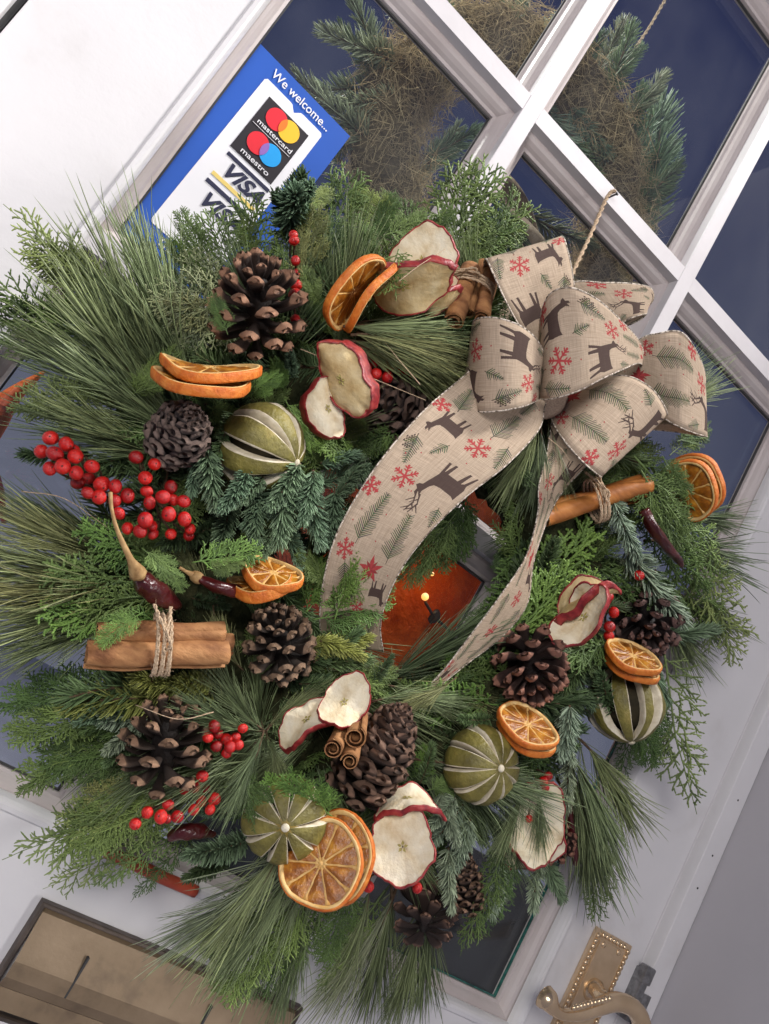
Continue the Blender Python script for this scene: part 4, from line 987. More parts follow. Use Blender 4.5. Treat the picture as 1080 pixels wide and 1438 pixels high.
orange(966, 688, .110, 45, (-.50, -.35, .78), (.6, -.8, 0), 'front orange slice under the bow loops at the far right', .12, .006, 13)
orange(976, 680, .098, 45, (-.52, -.35, .76), (.6, -.8, 0), 'back orange slice of the far right pair, against the dark glass', .12, .006, 14)

# limes ---------------------------------------------------------------------
def lime(u, v, d, rpx, ax, label, n=9, slit=.30, flat=.86, seed=0):
    c = pt(u, v, d); R = rpx * mpp(c); z = ldir(c, *ax)
    o = empty('dried_lime', c, label, 'lime', 'slit dried limes'); o.rotation_euler = basis(CX if abs(z.dot(CX)) < .9 else CY, None, z).to_euler()
    r_ = random.Random(seed); NL, NA = 18, 7
    for k in range(n):
        a_c = 2*PI*(k + .5)/n + r_.gauss(0, .03); full = PI/n; vs = []; fs = []; mi = []
        sl = slit * r_.uniform(.45, 1.45); rw = r_.uniform(-.02, .03); wp_ = r_.uniform(0, 6)
        cols = NA + 6
        for i in range(NL+1):
            la = -PI/2*.97 + PI*.97*i/NL; cl = math.cos(la)
            open_ = sl * max(0, min(1, (cl - .22)/.5)) ** .8
            hw = full*(1 - open_)
            for j in range(cols):
                if j < 3: s = [-1.06, -1.0, -.92][j]; dep = [.74, .93, 1.005][j]; ex = 0
                elif j >= NA+3: s = [.92, 1.0, 1.06][j-NA-3]; dep = [1.005, .93, .74][j-NA-3]; ex = 0
                else: s = (-1 + 2*(j-3)/(NA-1))*.84; dep = 1 + .018*(1-s*s) + .012*r_.uniform(-1, 1); ex = 0
                w_ = min(1, max(0, (cl - .12)/.35)); a = a_c + (s if abs(s) < .85 else math.copysign(.84 + (abs(s)-.84)*w_ + (1-w_)*.16*min(1, (abs(s)-.84)/.08), s))*(hw if abs(s) < 1.01 else hw)
                kk = dep if open_ > .01 or (3 <= j < NA+3) else dep*.5 + .5
                rr = R*kk*(1 + rw + .018*math.sin(4*la + wp_) + .012*math.sin(9*la + j))
                vs.append((rr*cl*math.cos(a), rr*cl*math.sin(a), R*flat*math.sin(la)*(1 + (.02 if 3 <= j < NA+3 else 0) - (1-dep)*.5)))
        for i in range(NL):
            for j in range(cols-1):
                fs.append((i*cols+j, i*cols+j+1, (i+1)*cols+j+1, (i+1)*cols+j)); mi.append(1 if (j < 3 or j >= NA+2) else 0)
        link('rind_segment', mesh('rind', vs, fs, True, mi), ['lime_rind', 'lime_pith'], o)
    vs, fs = sphere_mesh('core', R*.74, 16, 12); link('core', mesh('core', [(x, y, q*flat) for x, y, q in vs], fs), 'lime_core', o)
    for s in (1, -1):
        vs, fs = sphere_mesh('cap', R*.30, 14, 8); link('end_cap', mesh('cap', [(x, y, q*.30 + s*R*flat*.915) for x, y, q in vs], fs), 'lime_end', o)
    vs, fs = sphere_mesh('scar', R*.10, 10, 6); link('stem_scar', mesh('scar', [(x, y, q*.5 + R*flat*1.03) for x, y, q in vs], fs), 'lime_pith', o)
lime(368, 628, .125, 64, (.75, -.35, .45), 'large slit lime above the blue green fir sprigs at the left', 8, .34, .90, 1)
lime(400, 1150, .125, 60, (.02, -.22, .92), 'slit lime touching the large round orange slice at the bottom', 9, .17, .80, 2)
lime(676, 1074, .130, 54, (.55, -.10, .80), 'round slit lime below the hole, under the pair of orange slices', 10, .15, .85, 3)
lime(878, 988, .105, 53, (.10, -.95, .15), 'widely split lime hanging at the right edge over the white stile', 8, .42, .98, 4)

# apple slices -----------------------------------------------------------------
def apple(u, v, d, rx, ry, nrm, up, label, curl=(.5, 0), th=.0035, seed=0, mat='apple_flesh', wave=.1, notch=.12):
    c = pt(u, v, d); m_ = mpp(c); RX, RY = rx*m_, ry*m_
    z = ldir(c, *nrm); o = empty('apple_slice', c, label, 'apple slice', 'dried apple slices'); o.rotation_euler = basis(ldir(c, *up), None, z).to_euler()
    r_ = random.Random(seed); p = [r_.uniform(0, 6) for _ in range(5)]
    def W(s, a, zz):
        k = s*(1 + .05*math.sin(2*a+p[0]) + .035*math.sin(5*a+p[1]) + .02*math.sin(9*a+p[3]) + .014*math.sin(15*a+p[2]) + .010*math.sin(23*a+p[4])) * (1 - notch*math.exp(-((a-PI/2)/.35)**2)*s)
        x, y = RX*k*math.cos(a), RY*k*math.sin(a)
        zc = curl[0]*x*x/RX + curl[1]*y*y/RY + wave*RX*math.sin(3*a+p[2])*s**3 + .035*RX*math.sin(7*a+p[4])*s**4 + .022*RX*math.sin(13*a+p[1])*s**5 + .02*RX*math.sin(3*x/RX+p[1])*math.cos(4*y/RY)
        return (x, y, zz + zc)
    n = 56; rs = [0.02, .2, .4, .6, .78, .9, .965]
    vs = []; fs = []
    for sgn in (1, -1):
        for s in rs:
            for i in range(n): vs.append(W(s, 2*PI*i/n - PI*.5 + (0), sgn*th*.5*(1 if s < .9 else .9)))
    N = len(rs)*n
    for sg in (0, 1):
        for q in range(len(rs)-1):
            for i in range(n):
                f = (sg*N+q*n+i, sg*N+(q+1)*n+i, sg*N+(q+1)*n+(i+1) % n, sg*N+q*n+(i+1) % n); fs.append(f if not sg else f[::-1])
        f = tuple(sg*N+i for i in range(n)); fs.append(f[::-1] if not sg else f)
    link('flesh', mesh('flesh', vs, fs), mat, o)
    vs = []; fs = []; pr = [(.962, .52), (.985, .66), (1.012, .42), (1.025, 0), (1.012, -.42), (.985, -.66), (.962, -.52)]; m = len(pr)
    for i in range(n):
        for s, zz in pr: vs.append(W(s*(1+.008*r_.uniform(-1, 1)), 2*PI*i/n - PI*.5, zz*th))
    for i in range(n):
        for k in range(m): fs.append((i*m+k, ((i+1) % n)*m+k, ((i+1) % n)*m+(k+1) % m, i*m+(k+1) % m))
    link('skin', mesh('skin', vs, fs), 'apple_skin', o)
    A = Acc()
    for k in range(5):
        a = 2*PI*k/5 + p[0]
        for sg in (1, -1):
            vs = [W(.03, a, sg*th*.56), W(.10, a-.45, sg*th*.60), W(.18, a, sg*th*.56), W(.10, a+.45, sg*th*.60)]
            A.add(vs, [(0, 1, 2, 3)])
    link('core', A.mesh('core', False), 'apple_core', o)
    return o
apple(592, 368, .125, 52, 50, (-.15, .25, .95), (.7, .7, 0), 'broad pale apple slice at the top beside the upright oranges', (.15, -.1), .0035, 1, wave=.05)
apple(568, 400, .140, 72, 42, (-.20, -.62, .70), (1, .35, 0), 'tan apple slice with an arched red rim in front of the pale top one', (-.35, .2), .0055, 2, 'apple_tan', .04)
apple(606, 425, .135, 30, 26, (-.3, -.65, .6), (1, -.2, 0), 'small arched apple slice touching the top cinnamon sticks', (-1.3, 0), .005, 3, 'apple_tan', .05)
apple(618, 402, .125, 22, 20, (.2, .1, .9), (1, .3, 0), 'small white apple piece at the end of the top cinnamon sticks', (.4, 0), .0035, 4, wave=.1)
apple(484, 532, .150, 60, 33, (-.42, -.12, .88), (.60, -.80, 0), 'long curled apple slice above the dark pinecone by the ribbon tail', (-.20, -.45), .012, 5, 'apple_tan', .08, .05)
apple(457, 575, .135, 46, 26, (.38, .1, .9), (.25, -.95, 0), 'narrow pale apple slice hanging below the long curled one', (.3, -.5), .010, 6, 'apple_flesh', .10, .05)
apple(483, 988, .135, 42, 34, (.05, .35, .9), (.5, .85, 0), 'red rimmed apple slice above the cinnamon stick ends', (.4, -.1), .005, 7, wave=.08)
apple(432, 1012, .130, 48, 28, (-.35, .45, .8), (.8, .55, 0), 'crumpled apple slice left of the cinnamon stick ends', (-.35, .3), .005, 8, wave=.12)
apple(566, 1190, .150, 50, 49, (-.12, .12, .98), (.3, -1, 0), 'broad squarish pale apple slice beside the large orange slice', (.18, .22), .005, 9, wave=.07)
apple(572, 1124, .140, 50, 30, (-.05, .88, .45), (1, .15, 0), 'arched apple slice standing edge-on above the squarish pale one', (-.55, .2), .004, 10, wave=.10)
apple(822, 868, .130, 50, 32, (-.35, .2, .9), (.62, .78, 0), 'shrivelled apple slice above the reddish pinecone on the right', (.55, .5), .007, 11, wave=.16)
apple(818, 842, .128, 50, 24, (-.45, .75, .5), (.75, .65, 0), 'folded apple slice with a wrinkled red skin at the right', (-.3, .6), .007, 12, 'apple_tan', wave=.16)
apple(752, 1155, .100, 56, 42, (.25, -.05, .95), (.25, .97, 0), 'large round apple slice behind the pine needles at the lower right', (.25, .1), .005, 13, wave=.04)
apple(750, 1187, .090, 44, 30, (.1, -.5, .85), (.9, .3, 0), 'apple slice showing below the large round one at the lower right', (.2, .2), .005, 14, wave=.06)

# cinnamon ------------------------------------------------------------------------
def stick(o, p0, p1, r, mat, seed):
    """curled quill of bark: a sheet rolled from both sides"""
    r_ = random.Random(seed); n = 26
    def pr(t):
        pts = []
        for i in range(n+1):
            a = -.5*PI + i/n*3.3*PI
            pts.append((r*(1 - .17*(a+.5*PI)/PI)*math.cos(a), r*(1 - .17*(a+.5*PI)/PI)*math.sin(a)))
        return pts
    P = catmull([p0, p0.lerp(p1, .33) + Vector((r_.gauss(0, .05)*r, 0, r_.gauss(0, .1)*r)), p0.lerp(p1, .7) + Vector((0, r_.gauss(0, .1)*r, r_.gauss(0, .1)*r)), p1], 5)
    T, N, B = frames(P); th = r*.13; vs = []; fs = []; m = n+1; base = pr(0)
    ph = r_.uniform(0, 6)
    for i in range(len(P)):
        k = 1 + .05*math.sin(i*.8+ph)
        for side in (1, 0):
            for (x, y) in base:
                rr = math.hypot(x, y); f = (rr - (0 if side else th))/rr * k
                vs.append(P[i] + f*(math.cos(ph)*x - math.sin(ph)*y)*N[i] + f*(math.sin(ph)*x + math.cos(ph)*y)*B[i] + T[i]*r*.05*math.sin(3*x/r+ph)*(1 if i in (0, len(P)-1) else 0))
    R2 = 2*m
    for i in range(len(P)-1):
        for j in range(m-1):
            fs.append((i*R2+j, i*R2+j+1, (i+1)*R2+j+1, (i+1)*R2+j)); fs.append((i*R2+m+j, (i+1)*R2+m+j, (i+1)*R2+m+j+1, i*R2+m+j+1))
        for j in (0, m-1): fs.append((i*R2+j, (i+1)*R2+j, (i+1)*R2+m+j, i*R2+m+j))
    for i in (0, len(P)-1):
        for j in range(m-1): fs.append((i*R2+j, i*R2+j+1, i*R2+m+j+1, i*R2+m+j))
    me = mesh('stick', vs, fs); q = link('cinnamon_stick', me, mat, o)
    return q
def bundle(name_lab, ends, rpx, tie, tr, mat='cinnamon', seed=0, knot=True):
    c = pt(*tie); o = empty('cinnamon_bundle', c, name_lab, 'cinnamon bundle', 'tied bundles of cinnamon sticks')
    for i, (a, b) in enumerate(ends):
        p0, p1 = pt(*a), pt(*b); r = (rpx[i] if isinstance(rpx, (list, tuple)) else rpx)*mpp(p0)
        stick(o, p0 - c, p1 - c, r, mat, seed + i)
    ax = (pt(*ends[0][1]) - pt(*ends[0][0])).normalized(); R = tr*mpp(c)
    y = CZ - ax*CZ.dot(ax); y.normalize(); x = ax.cross(y); pts = []
    for i in range(160):
        a = i/160*2*PI*6; pts.append(x*R*math.cos(a) + y*R*.62*math.sin(a) + ax*((i/160-.5)*R*.62 + R*.04*math.sin(a*.5)) )
    A = twine_mesh(np.array([np.array(p) for p in pts]), R*.055, 90)
    link('twine', A, 'twine', o)
    if knot:
        P = catmull([y*R*.66 + x*R*.1, y*R*.95 - x*R*.2 + ax*R*.1, y*R*.7 - x*R*.9 - ax*.2*R, y*R*.3 - x*R*1.35 - ax*.35*R], 8)
        link('twine_end', twine_mesh(P, R*.06), 'twine', o)
        P = catmull([y*R*.66 + x*R*.1, y*R*.9 + x*R*.0 - ax*R*.1, y*R*.6 - x*R*.9 + ax*.1*R, y*R*.2 - x*R*1.25 + ax*.2*R], 8)
        link('twine_end', twine_mesh(P, R*.06), 'twine', o)
bundle('thick cinnamon bundle tied with jute twine at the left of the wreath',
       [((136, 888, .140), (314, 886, .145)), ((121, 918, .145), (320, 918, .150)), ((140, 905, .120), (325, 904, .125))], [19, 24, 20], (227, 905, .148), 43, seed=1)
bundle('cinnamon sticks at the top tucked under the bow',
       [((638, 452, .135), (662, 378, .110)), ((676, 448, .135), (688, 385, .110)), ((655, 440, .115), (682, 372, .10))], [17, 14, 14], (664, 402, .12), 30, seed=5)
bundle('orange tinted cinnamon bundle under the bow on the right',
       [((765, 728, .10), (912, 682, .115)), ((770, 712, .095), (905, 690, .105)), ((760, 718, .085), (900, 676, .10))], [16, 15, 14], (838, 702, .107), 31, 'cinnamon_orange', seed=9)
bundle('three cinnamon stick ends pointing out below the red rimmed apple slice',
       [((467, 1052, .160), (488, 1005, .09)), ((498, 1036, .160), (503, 985, .09)), ((491, 1070, .165), (505, 1015, .09))], [15, 17, 14], (495, 1020, .115), 26, seed=13, knot=False)

# berries --------------------------------------------------------------------------
bs = sphere_mesh('berry', 1, 18, 12)
BER = mesh('berry', [(x*(1-.05*abs(z)), y*(1-.05*abs(z)), z*(.96) - (.10*math.exp(-((x*x+y*y)/.03)) if z > 0 else 0)) for x, y, z in bs[0]], bs[1]); BER.materials.append(MATS['berry_red'])
vs, fs = sphere_mesh('tip', .13, 8, 6); TIP = mesh('tip', [(x, y, z*.6 + .88) for x, y, z in vs], fs); TIP.materials.append(MATS['berry_tip'])
def berries(label, lst, foot, cat='berries'):
    f = pt(*foot); o = empty('berry_spray', f, label, cat, 'sprays of red berries')
    A = Acc()
    for (u, v, d, r) in lst:
        c = pt(u, v, d); m = mpp(c)
        q = bpy.data.objects.new('berry', BER); C.objects.link(q); q.parent = o
        z = (CZ + Vector((rng.gauss(0, .6), rng.gauss(0, .6), rng.gauss(0, .6)))).normalized()
        q.matrix_local = Matrix.Translation(c - f) @ basis(CX, None, z).to_4x4() @ Matrix.Diagonal((r*m*rng.uniform(.80, 1.02), r*m*rng.uniform(.80, 1.02), r*m*rng.uniform(.80, 1.0), 1))
        t_ = bpy.data.objects.new('berry_tip', TIP); C.objects.link(t_); t_.parent = q
        back = c - CZ*r*m*1.0 - f; mid = back*.6 + (Vector((rng.gauss(0, .003), .010, rng.gauss(0, .003))))
        A.add(*tube(catmull([c - f, back, mid, Vector((0, .012, 0))], 4), .0008, 5))
    link('stem', A.mesh('stem'), 'twig', o); return o
berries('long spray of plump red berries at the far left', [(71, 615, .115, 12), (58, 634, .11, 11), (93, 624, .12, 12), (77, 637, .125, 12.5), (106, 641, .125, 12.5), (88, 655, .13, 12), (70, 658, .115, 10.5),
   (129, 655, .13, 11.5), (107, 664, .13, 11.5), (109, 678, .12, 11), (143, 680, .125, 12), (123, 692, .13, 10.5), (139, 698, .13, 11), (162, 683, .13, 11), (179, 696, .13, 11.5), (161, 703, .13, 10.5), (167, 721, .13, 10), (103, 632, .11, 10), (124, 672, .11, 10)], (150, 690, .09))
berries('spray of red berries below the grey brown pinecone', [(191, 642, .13, 11), (217, 652, .13, 10.5), (204, 671, .135, 12), (206, 690, .13, 10.5), (210, 706, .13, 10.5), (240, 684, .13, 10.5), (229, 698, .14, 11.5), (243, 702, .13, 10), (258, 704, .135, 11),
   (237, 722, .14, 12), (259, 729, .14, 11), (204, 730, .14, 12), (213, 738, .13, 9), (179, 742, .13, 9.5), (197, 746, .135, 10.5), (215, 750, .13, 9), (240, 750, .13, 9.5), (267, 743, .135, 9), (265, 752, .13, 8)], (225, 700, .09))
berries('shaded red berries behind the apple slice and over the dark pinecone', [(504, 503, .11, 10), (511, 519, .115, 12), (524, 506, .105, 10), (528, 525, .11, 10.5), (544, 530, .11, 10), (548, 514, .10, 10), (565, 521, .105, 9.5), (578, 523, .105, 9), (558, 508, .10, 9)], (540, 520, .07))
berries('red berries among the starburst of pine needles', [(301, 1020, .13, 9.5), (292, 1036, .13, 9), (304, 1048, .125, 9), (341, 1023, .13, 8), (323, 1049, .13, 9), (335, 1046, .13, 9), (318, 1038, .12, 9), (331, 1035, .12, 8), (318, 1058, .125, 8), (306, 1030, .12, 8)], (315, 1045, .09))
berries('loose spray of red berries at the lower left under the open pinecone', [(190, 1157, .125, 9.5), (207, 1141, .125, 9.5), (236, 1130, .125, 8.5), (226, 1147, .13, 10.5), (234, 1150, .125, 8), (249, 1147, .125, 10), (272, 1137, .12, 10), (259, 1110, .11, 8), (272, 1105, .115, 9), (284, 1090, .12, 9), (301, 1122, .12, 9.5), (295, 1137, .125, 8.5), (283, 1125, .11, 8), (268, 1098, .11, 8), (290, 1108, .11, 8)], (270, 1115, .08))
berries('few red berries right of the largest open pinecone', [(412, 330, .10, 8), (413, 338, .105, 8.5), (415, 366, .105, 8), (416, 400, .115, 9.5), (415, 415, .125, 10.5), (415, 448, .12, 7.5), (418, 384, .10, 8)], (420, 400, .07))
berries('red berries between the shrivelled apple slice and the dark right pinecone', [(853, 838, .115, 9), (862, 860, .115, 9), (852, 842, .10, 8), (856, 880, .115, 9), (897, 808, .11, 8.5), (955, 866, .10, 9), (950, 872, .09, 7), (855, 893, .11, 8)], (880, 850, .08))
berries('pair of red berries at the foot of the squarish apple slice', [(586, 1247, .125, 9), (517, 1245, .11, 9)], (560, 1245, .08))
berries('small red berries above the large round apple slice at the lower right', [(763, 1098, .115, 8), (766, 1106, .115, 7), (743, 1150, .118, 6), (770, 1090, .11, 7)], (770, 1110, .08))

# chillies ---------------------------------------------------------------------------
def chilli(label, body, rad, stalk=None, srad=(.0058, .0022, .0013, .0011, .0014)):
    c = pt(*body[0]); o = empty('dried_chilli', c, label, 'chilli', 'dried red chillies')
    P = catmull([pt(*q) - c for q in body], 8); m = mpp(c)
    R = np.interp(np.linspace(0, len(rad)-1, len(P)), range(len(rad)), rad)*m
    vs, fs = tube(P, R, 16, .8)
    vs = [np.array(v) + (np.array(v) - P[i//16])*(.10*math.sin((i % 16)*2*PI/16*3 + i//16*.4) + .06*math.sin((i % 16)*2*PI/16*5 - i//16*.9)) for i, v in enumerate(vs)]
    link('pod', mesh('pod', vs, fs), 'chilli_red', o)
    if stalk:
        P = catmull([pt(*q) - c for q in stalk], 8)
        R = np.interp(np.linspace(0, len(srad)-1, len(P))**1.0, range(len(srad)), srad)
        link('stalk', mesh('stalk', *tube(P, R, 9)), 'chilli_stalk', o)
        vs, fs = sphere_mesh('cap', 1, 14, 8); d = (P[3] - P[0]); 
        link('calyx', mesh('calyx', [tuple(P[0] + np.array((x*.0050*(1+.2*math.sin(5*math.atan2(y, x))), y*.0050, z*.0042))) for x, y, z in vs], fs), 'chilli_stalk', o)
chilli('dark red chilli with a long curved tan stalk above the cinnamon bundle', [(192, 806, .15), (203, 818, .15), (220, 832, .145), (240, 845, .135), (252, 852, .125)], [11, 20, 21, 16, 4],
       [(194, 806, .158), (183, 785, .165), (165, 745, .165), (157, 715, .160), (155, 692, .155)])
chilli('dark red chilli lying beside the curled orange slices at the left', [(275, 810, .14), (300, 822, .145), (330, 830, .14), (350, 838, .13)], [6, 11, 12, 6], [(277, 811, .14), (262, 803, .14), (252, 797, .14)], (.003, .0012, .001))
chilli('long thin glossy dark chilli hanging down at the right', [(903, 716, .115), (920, 745, .12), (938, 770, .12), (952, 785, .12), (958, 796, .12)], [9, 10, 8.5, 7, 3])
chilli('maroon chilli pod under the loose berry spray', [(238, 1176, .10), (258, 1168, .105), (280, 1168, .10), (300, 1172, .09)], [8, 14, 13, 5])
chilli('thin blackish chilli hanging at the lower right edge', [(798, 1130, .08), (803, 1170, .08), (807, 1200, .08), (808, 1215, .08)], [6, 6.5, 6, 3])

# ================================================================== bow
# print on the ribbon, drawn here as filled outlines and strokes; x runs along the ribbon, y across it
TL, TW = .250, .070
IW, IH = 1250, 350
YY, XX = np.mgrid[0:IH, 0:IW]; XX = (XX + .5)/IW*TL*1000; YY = (YY + .5)/IH*TW*1000      # mm
img = np.zeros((IH, IW, 4), np.float32)
def paint(mask, c):
    img[..., :3][mask] = c; img[..., 3][mask] = 1
def poly(P):
    P = np.asarray(P, float); x0, y0 = P.min(0) - .5; x1, y1 = P.max(0) + .5; ins = np.zeros(XX.shape, bool)
    n = len(P)
    for i in range(n):
        (xa, ya), (xb, yb) = P[i], P[(i+1) % n]
        if ya == yb: continue
        c = ((ya > YY) != (yb > YY)) & (XX < (xb-xa)*(YY-ya)/(yb-ya) + xa); ins ^= c
    return ins
def stroke(a, b, w0, w1=None):
    w1 = w0 if w1 is None else w1; a = np.array(a, float); b = np.array(b, float); d = b - a; L2 = d @ d + 1e-9
    t = np.clip(((XX-a[0])*d[0] + (YY-a[1])*d[1])/L2, 0, 1)
    return np.hypot(XX - a[0] - t*d[0], YY - a[1] - t*d[1]) < (w0 + (w1-w0)*t)
DB = (.055, .032, .030); RD = (.42, .035, .045); GN = (.05, .085, .045)
DOE = [(.98, .80), (.90, .86), (.90, .95), (.84, 1.0), (.83, .90), (.75, .99), (.77, .86), (.71, .70), (.65, .63), (.50, .62), (.30, .65), (.18, .67), (.09, .72), (.08, .55), (.07, .42), (.11, .30), (.05, 0), (.09, 0),
       (.18, .27), (.24, .31), (.21, 0), (.27, 0), (.34, .29), (.55, .27), (.60, .27), (.58, 0), (.64, 0), (.70, .27), (.73, .02), (.79, .02), (.76, .36), (.81, .54), (.87, .72), (.94, .74)]
def place(P, x, y, h, flip=1):      # 'up' of the drawing runs along +x of the ribbon
    return [(x + (q - .5)*h, y + flip*(p - .5)*h*.95) for p, q in P]
def doe(x, y, h, flip=1): paint(poly(place(DOE, x, y, h, flip)), DB)
def stag(x, y, h, flip=1):
    doe(x, y, h, flip)
    for s in (0, .10):
        pts = place([(.84 - s, .95), (.74 - s, 1.15), (.80 - s, 1.38)], x, y, h, flip)
        for a, b in zip(pts, pts[1:]): paint(stroke(a, b, .75, .4), DB)
        for (a, b) in (((.79 - s, 1.05), (.92 - s, 1.18)), ((.75 - s, 1.18), (.62 - s, 1.32)), ((.77 - s, 1.26), (.90 - s, 1.36))):
            a, b = place([a, b], x, y, h, flip); paint(stroke(a, b, .6, .3), DB)
def snow(x, y, r):
    for k in range(6):
        a = k*PI/3 + .3; d = np.array([math.cos(a), math.sin(a)])
        c = np.array([x, y]); paint(stroke(c, c + d*r, .75, .65), RD)
        for f, l in ((.45, .28), (.72, .30)):
            for s in (-1, 1):
                b = a + s*PI/3.4; paint(stroke(c + d*r*f, c + d*r*f + np.array([math.cos(b), math.sin(b)])*r*l, .65, .5), RD)
        paint(stroke(c + d*r*.97, c + d*r*.98, .95), RD)
def fsprig(x, y, L, ang, w=5, c=GN):
    r = random.Random(int(x*7+y)); d = np.array([math.cos(ang), math.sin(ang)]); nrm = np.array([-d[1], d[0]])
    a = np.array([x, y]) - d*L/2; paint(stroke(a - d*L*.12, a + d*L, .35), (.07, .05, .03))
    n = int(L/1.75)
    for i in range(n):
        t = i/n; l = w*(1 - .75*t)*r.uniform(.75, 1.1); p = a + d*L*t
        for s in (-1, 1):
            q = p + nrm*s*l + d*l*.75
            paint(stroke(p, q, .50, .26), tuple(v*r.uniform(.6, 1.5) for v in c))
def flower(x, y, r):
    for k in range(10):
        a = k*PI/5 + .2; rr = r*(1 if k % 2 else .72); c = np.array([x, y]); d = np.array([math.cos(a), math.sin(a)]); n_ = np.array([-d[1], d[0]])
        paint(poly([c + n_*.3, c + d*rr*.5 + n_*rr*.17, c + d*rr, c + d*rr*.5 - n_*rr*.17, c - n_*.3]), tuple(v*(1 if k % 2 else .7) for v in RD))
def conep(x, y):
    for i in range(7):
        for j in range(-2, 3):
            w = 3.4*math.sin(PI*(i+1)/8.5)
            if abs(j)*1.5 < w: paint(stroke((x + i*1.9, y + j*1.7 + (i % 2)*.8), (x + i*1.9 + .5, y + j*1.7 + (i % 2)*.8), .62), DB)
fsprig(20, 18, 30, .2, 8); fsprig(30, 56, 26, -.3, 7); snow(8, 40, 8); fsprig(62, 50, 32, 3.0, 9); fsprig(60, 14, 28, 3.3, 8); snow(42, 34, 7)
doe(94, 19, 28, -1); snow(96, 46, 9.2); snow(80, 5, 7); fsprig(92, 64, 22, .2, 6.5); conep(116, 7); fsprig(128, 12, 24, .25, 6.5); fsprig(116, 27, 14, -.4, 4.5)
stag(138, 50, 37, -1); snow(148, 22, 9.2); fsprig(184, 20, 38, 3.1, 10); fsprig(190, 50, 38, 3.3, 10); snow(166, 5, 7); fsprig(166, 64, 16, .3, 5)
flower(222, 42, 12.5); snow(214, 12, 8); fsprig(236, 20, 24, .3, 7); doe(240, 58, 22, 1)
for i in range(30):
    x, y = NR.uniform(0, 249), NR.uniform(3, 67)
    if img[int(y*5), int(x*5) % 1250, 3] == 0: paint(stroke((x, y), (x+.3, y+.2), .5), RD)
im = bpy.data.images.new('ribbon_print', IW, IH, alpha=True, float_buffer=True)
im.colorspace_settings.name = 'Non-Color'
im.pixels.foreach_set(np.ascontiguousarray(img).ravel()); im.update(); im.pack()
k = NT('burlap_print').set(0.85, 0.15)
uv = k.n('UVMap'); uv.uv_map = 'UVMap'
ti = k.n('TexImage', image=im, interpolation='Linear', extension='REPEAT')
k.l(uv.outputs[0], ti.inputs[0])
def weave(scale, direction):
    w = k.n('TexWave', wave_type='BANDS', bands_direction=direction); w.inputs['Scale'].default_value = scale
    w.inputs['Distortion'].default_value = 1.2; w.inputs['Detail'].default_value = 2; w.inputs['Detail Scale'].default_value = 3
    mp = k.n('Mapping'); mp.inputs['Scale'].default_value = (TL*1, TW*1, 1)
    k.l(uv.outputs[0], mp.inputs[0]); k.l(mp.outputs[0], w.inputs['Vector']); return w.outputs['Fac']
wx, wy = weave(420, 'X'), weave(420, 'Y')
mp = k.n('Mapping'); mp.inputs['Scale'].default_value = (TL*60, TW*1600, 1); k.l(uv.outputs[0], mp.inputs[0])
nz = k.n('TexNoise'); nz.inputs['Scale'].default_value = 1; k.l(mp.outputs[0], nz.inputs['Vector'])
mp2 = k.n('Mapping'); mp2.inputs['Scale'].default_value = (TL*1600, TW*60, 1); k.l(uv.outputs[0], mp2.inputs[0])
nz2 = k.n('TexNoise'); nz2.inputs['Scale'].default_value = 1; k.l(mp2.outputs[0], nz2.inputs['Vector'])
base = k.mul(k.ramp(nz.outputs['Fac'], [(.3, (.46, .35, .25)), (.7, (.63, .50, .375))]), k.ramp(nz2.outputs['Fac'], [(.3, g(.80)), (.7, g(1.12))]))
base = k.mul(base, k.ramp(wx, [(0, g(.84)), (1, g(1.06))])); base = k.mul(base, k.ramp(wy, [(0, g(.84)), (1, g(1.06))]))
m_ = k.n('Mix', data_type='RGBA'); k.l(base, m_.inputs[6]); k.l(ti.outputs['Color'], m_.inputs[7])
al = k.n('Math', operation='MULTIPLY'); al.inputs[1].default_value = .93
k.l(ti.outputs['Alpha'], al.inputs[0]); k.l(al.outputs[0], m_.inputs[0]); k.l(m_.outputs[2], k.b.inputs['Base Color'])
ad = k.n('Math', operation='ADD'); k.l(wx, ad.inputs[0]); k.l(wy, ad.inputs[1]); k.bump(ad.outputs[0], .5, .0004)
k = NT('burlap_plain').set(0.9, 0.1)
k.l(k.ramp(k.tex(900), [(.3, (.24, .17, .125)), (.7, (.40, .31, .24))]), k.b.inputs['Base Color'])
noisy('ribbon_edge', [(.4, (.10, .075, .05)), (.6, (.72, .64, .54))], 420, .7, .3, .3)

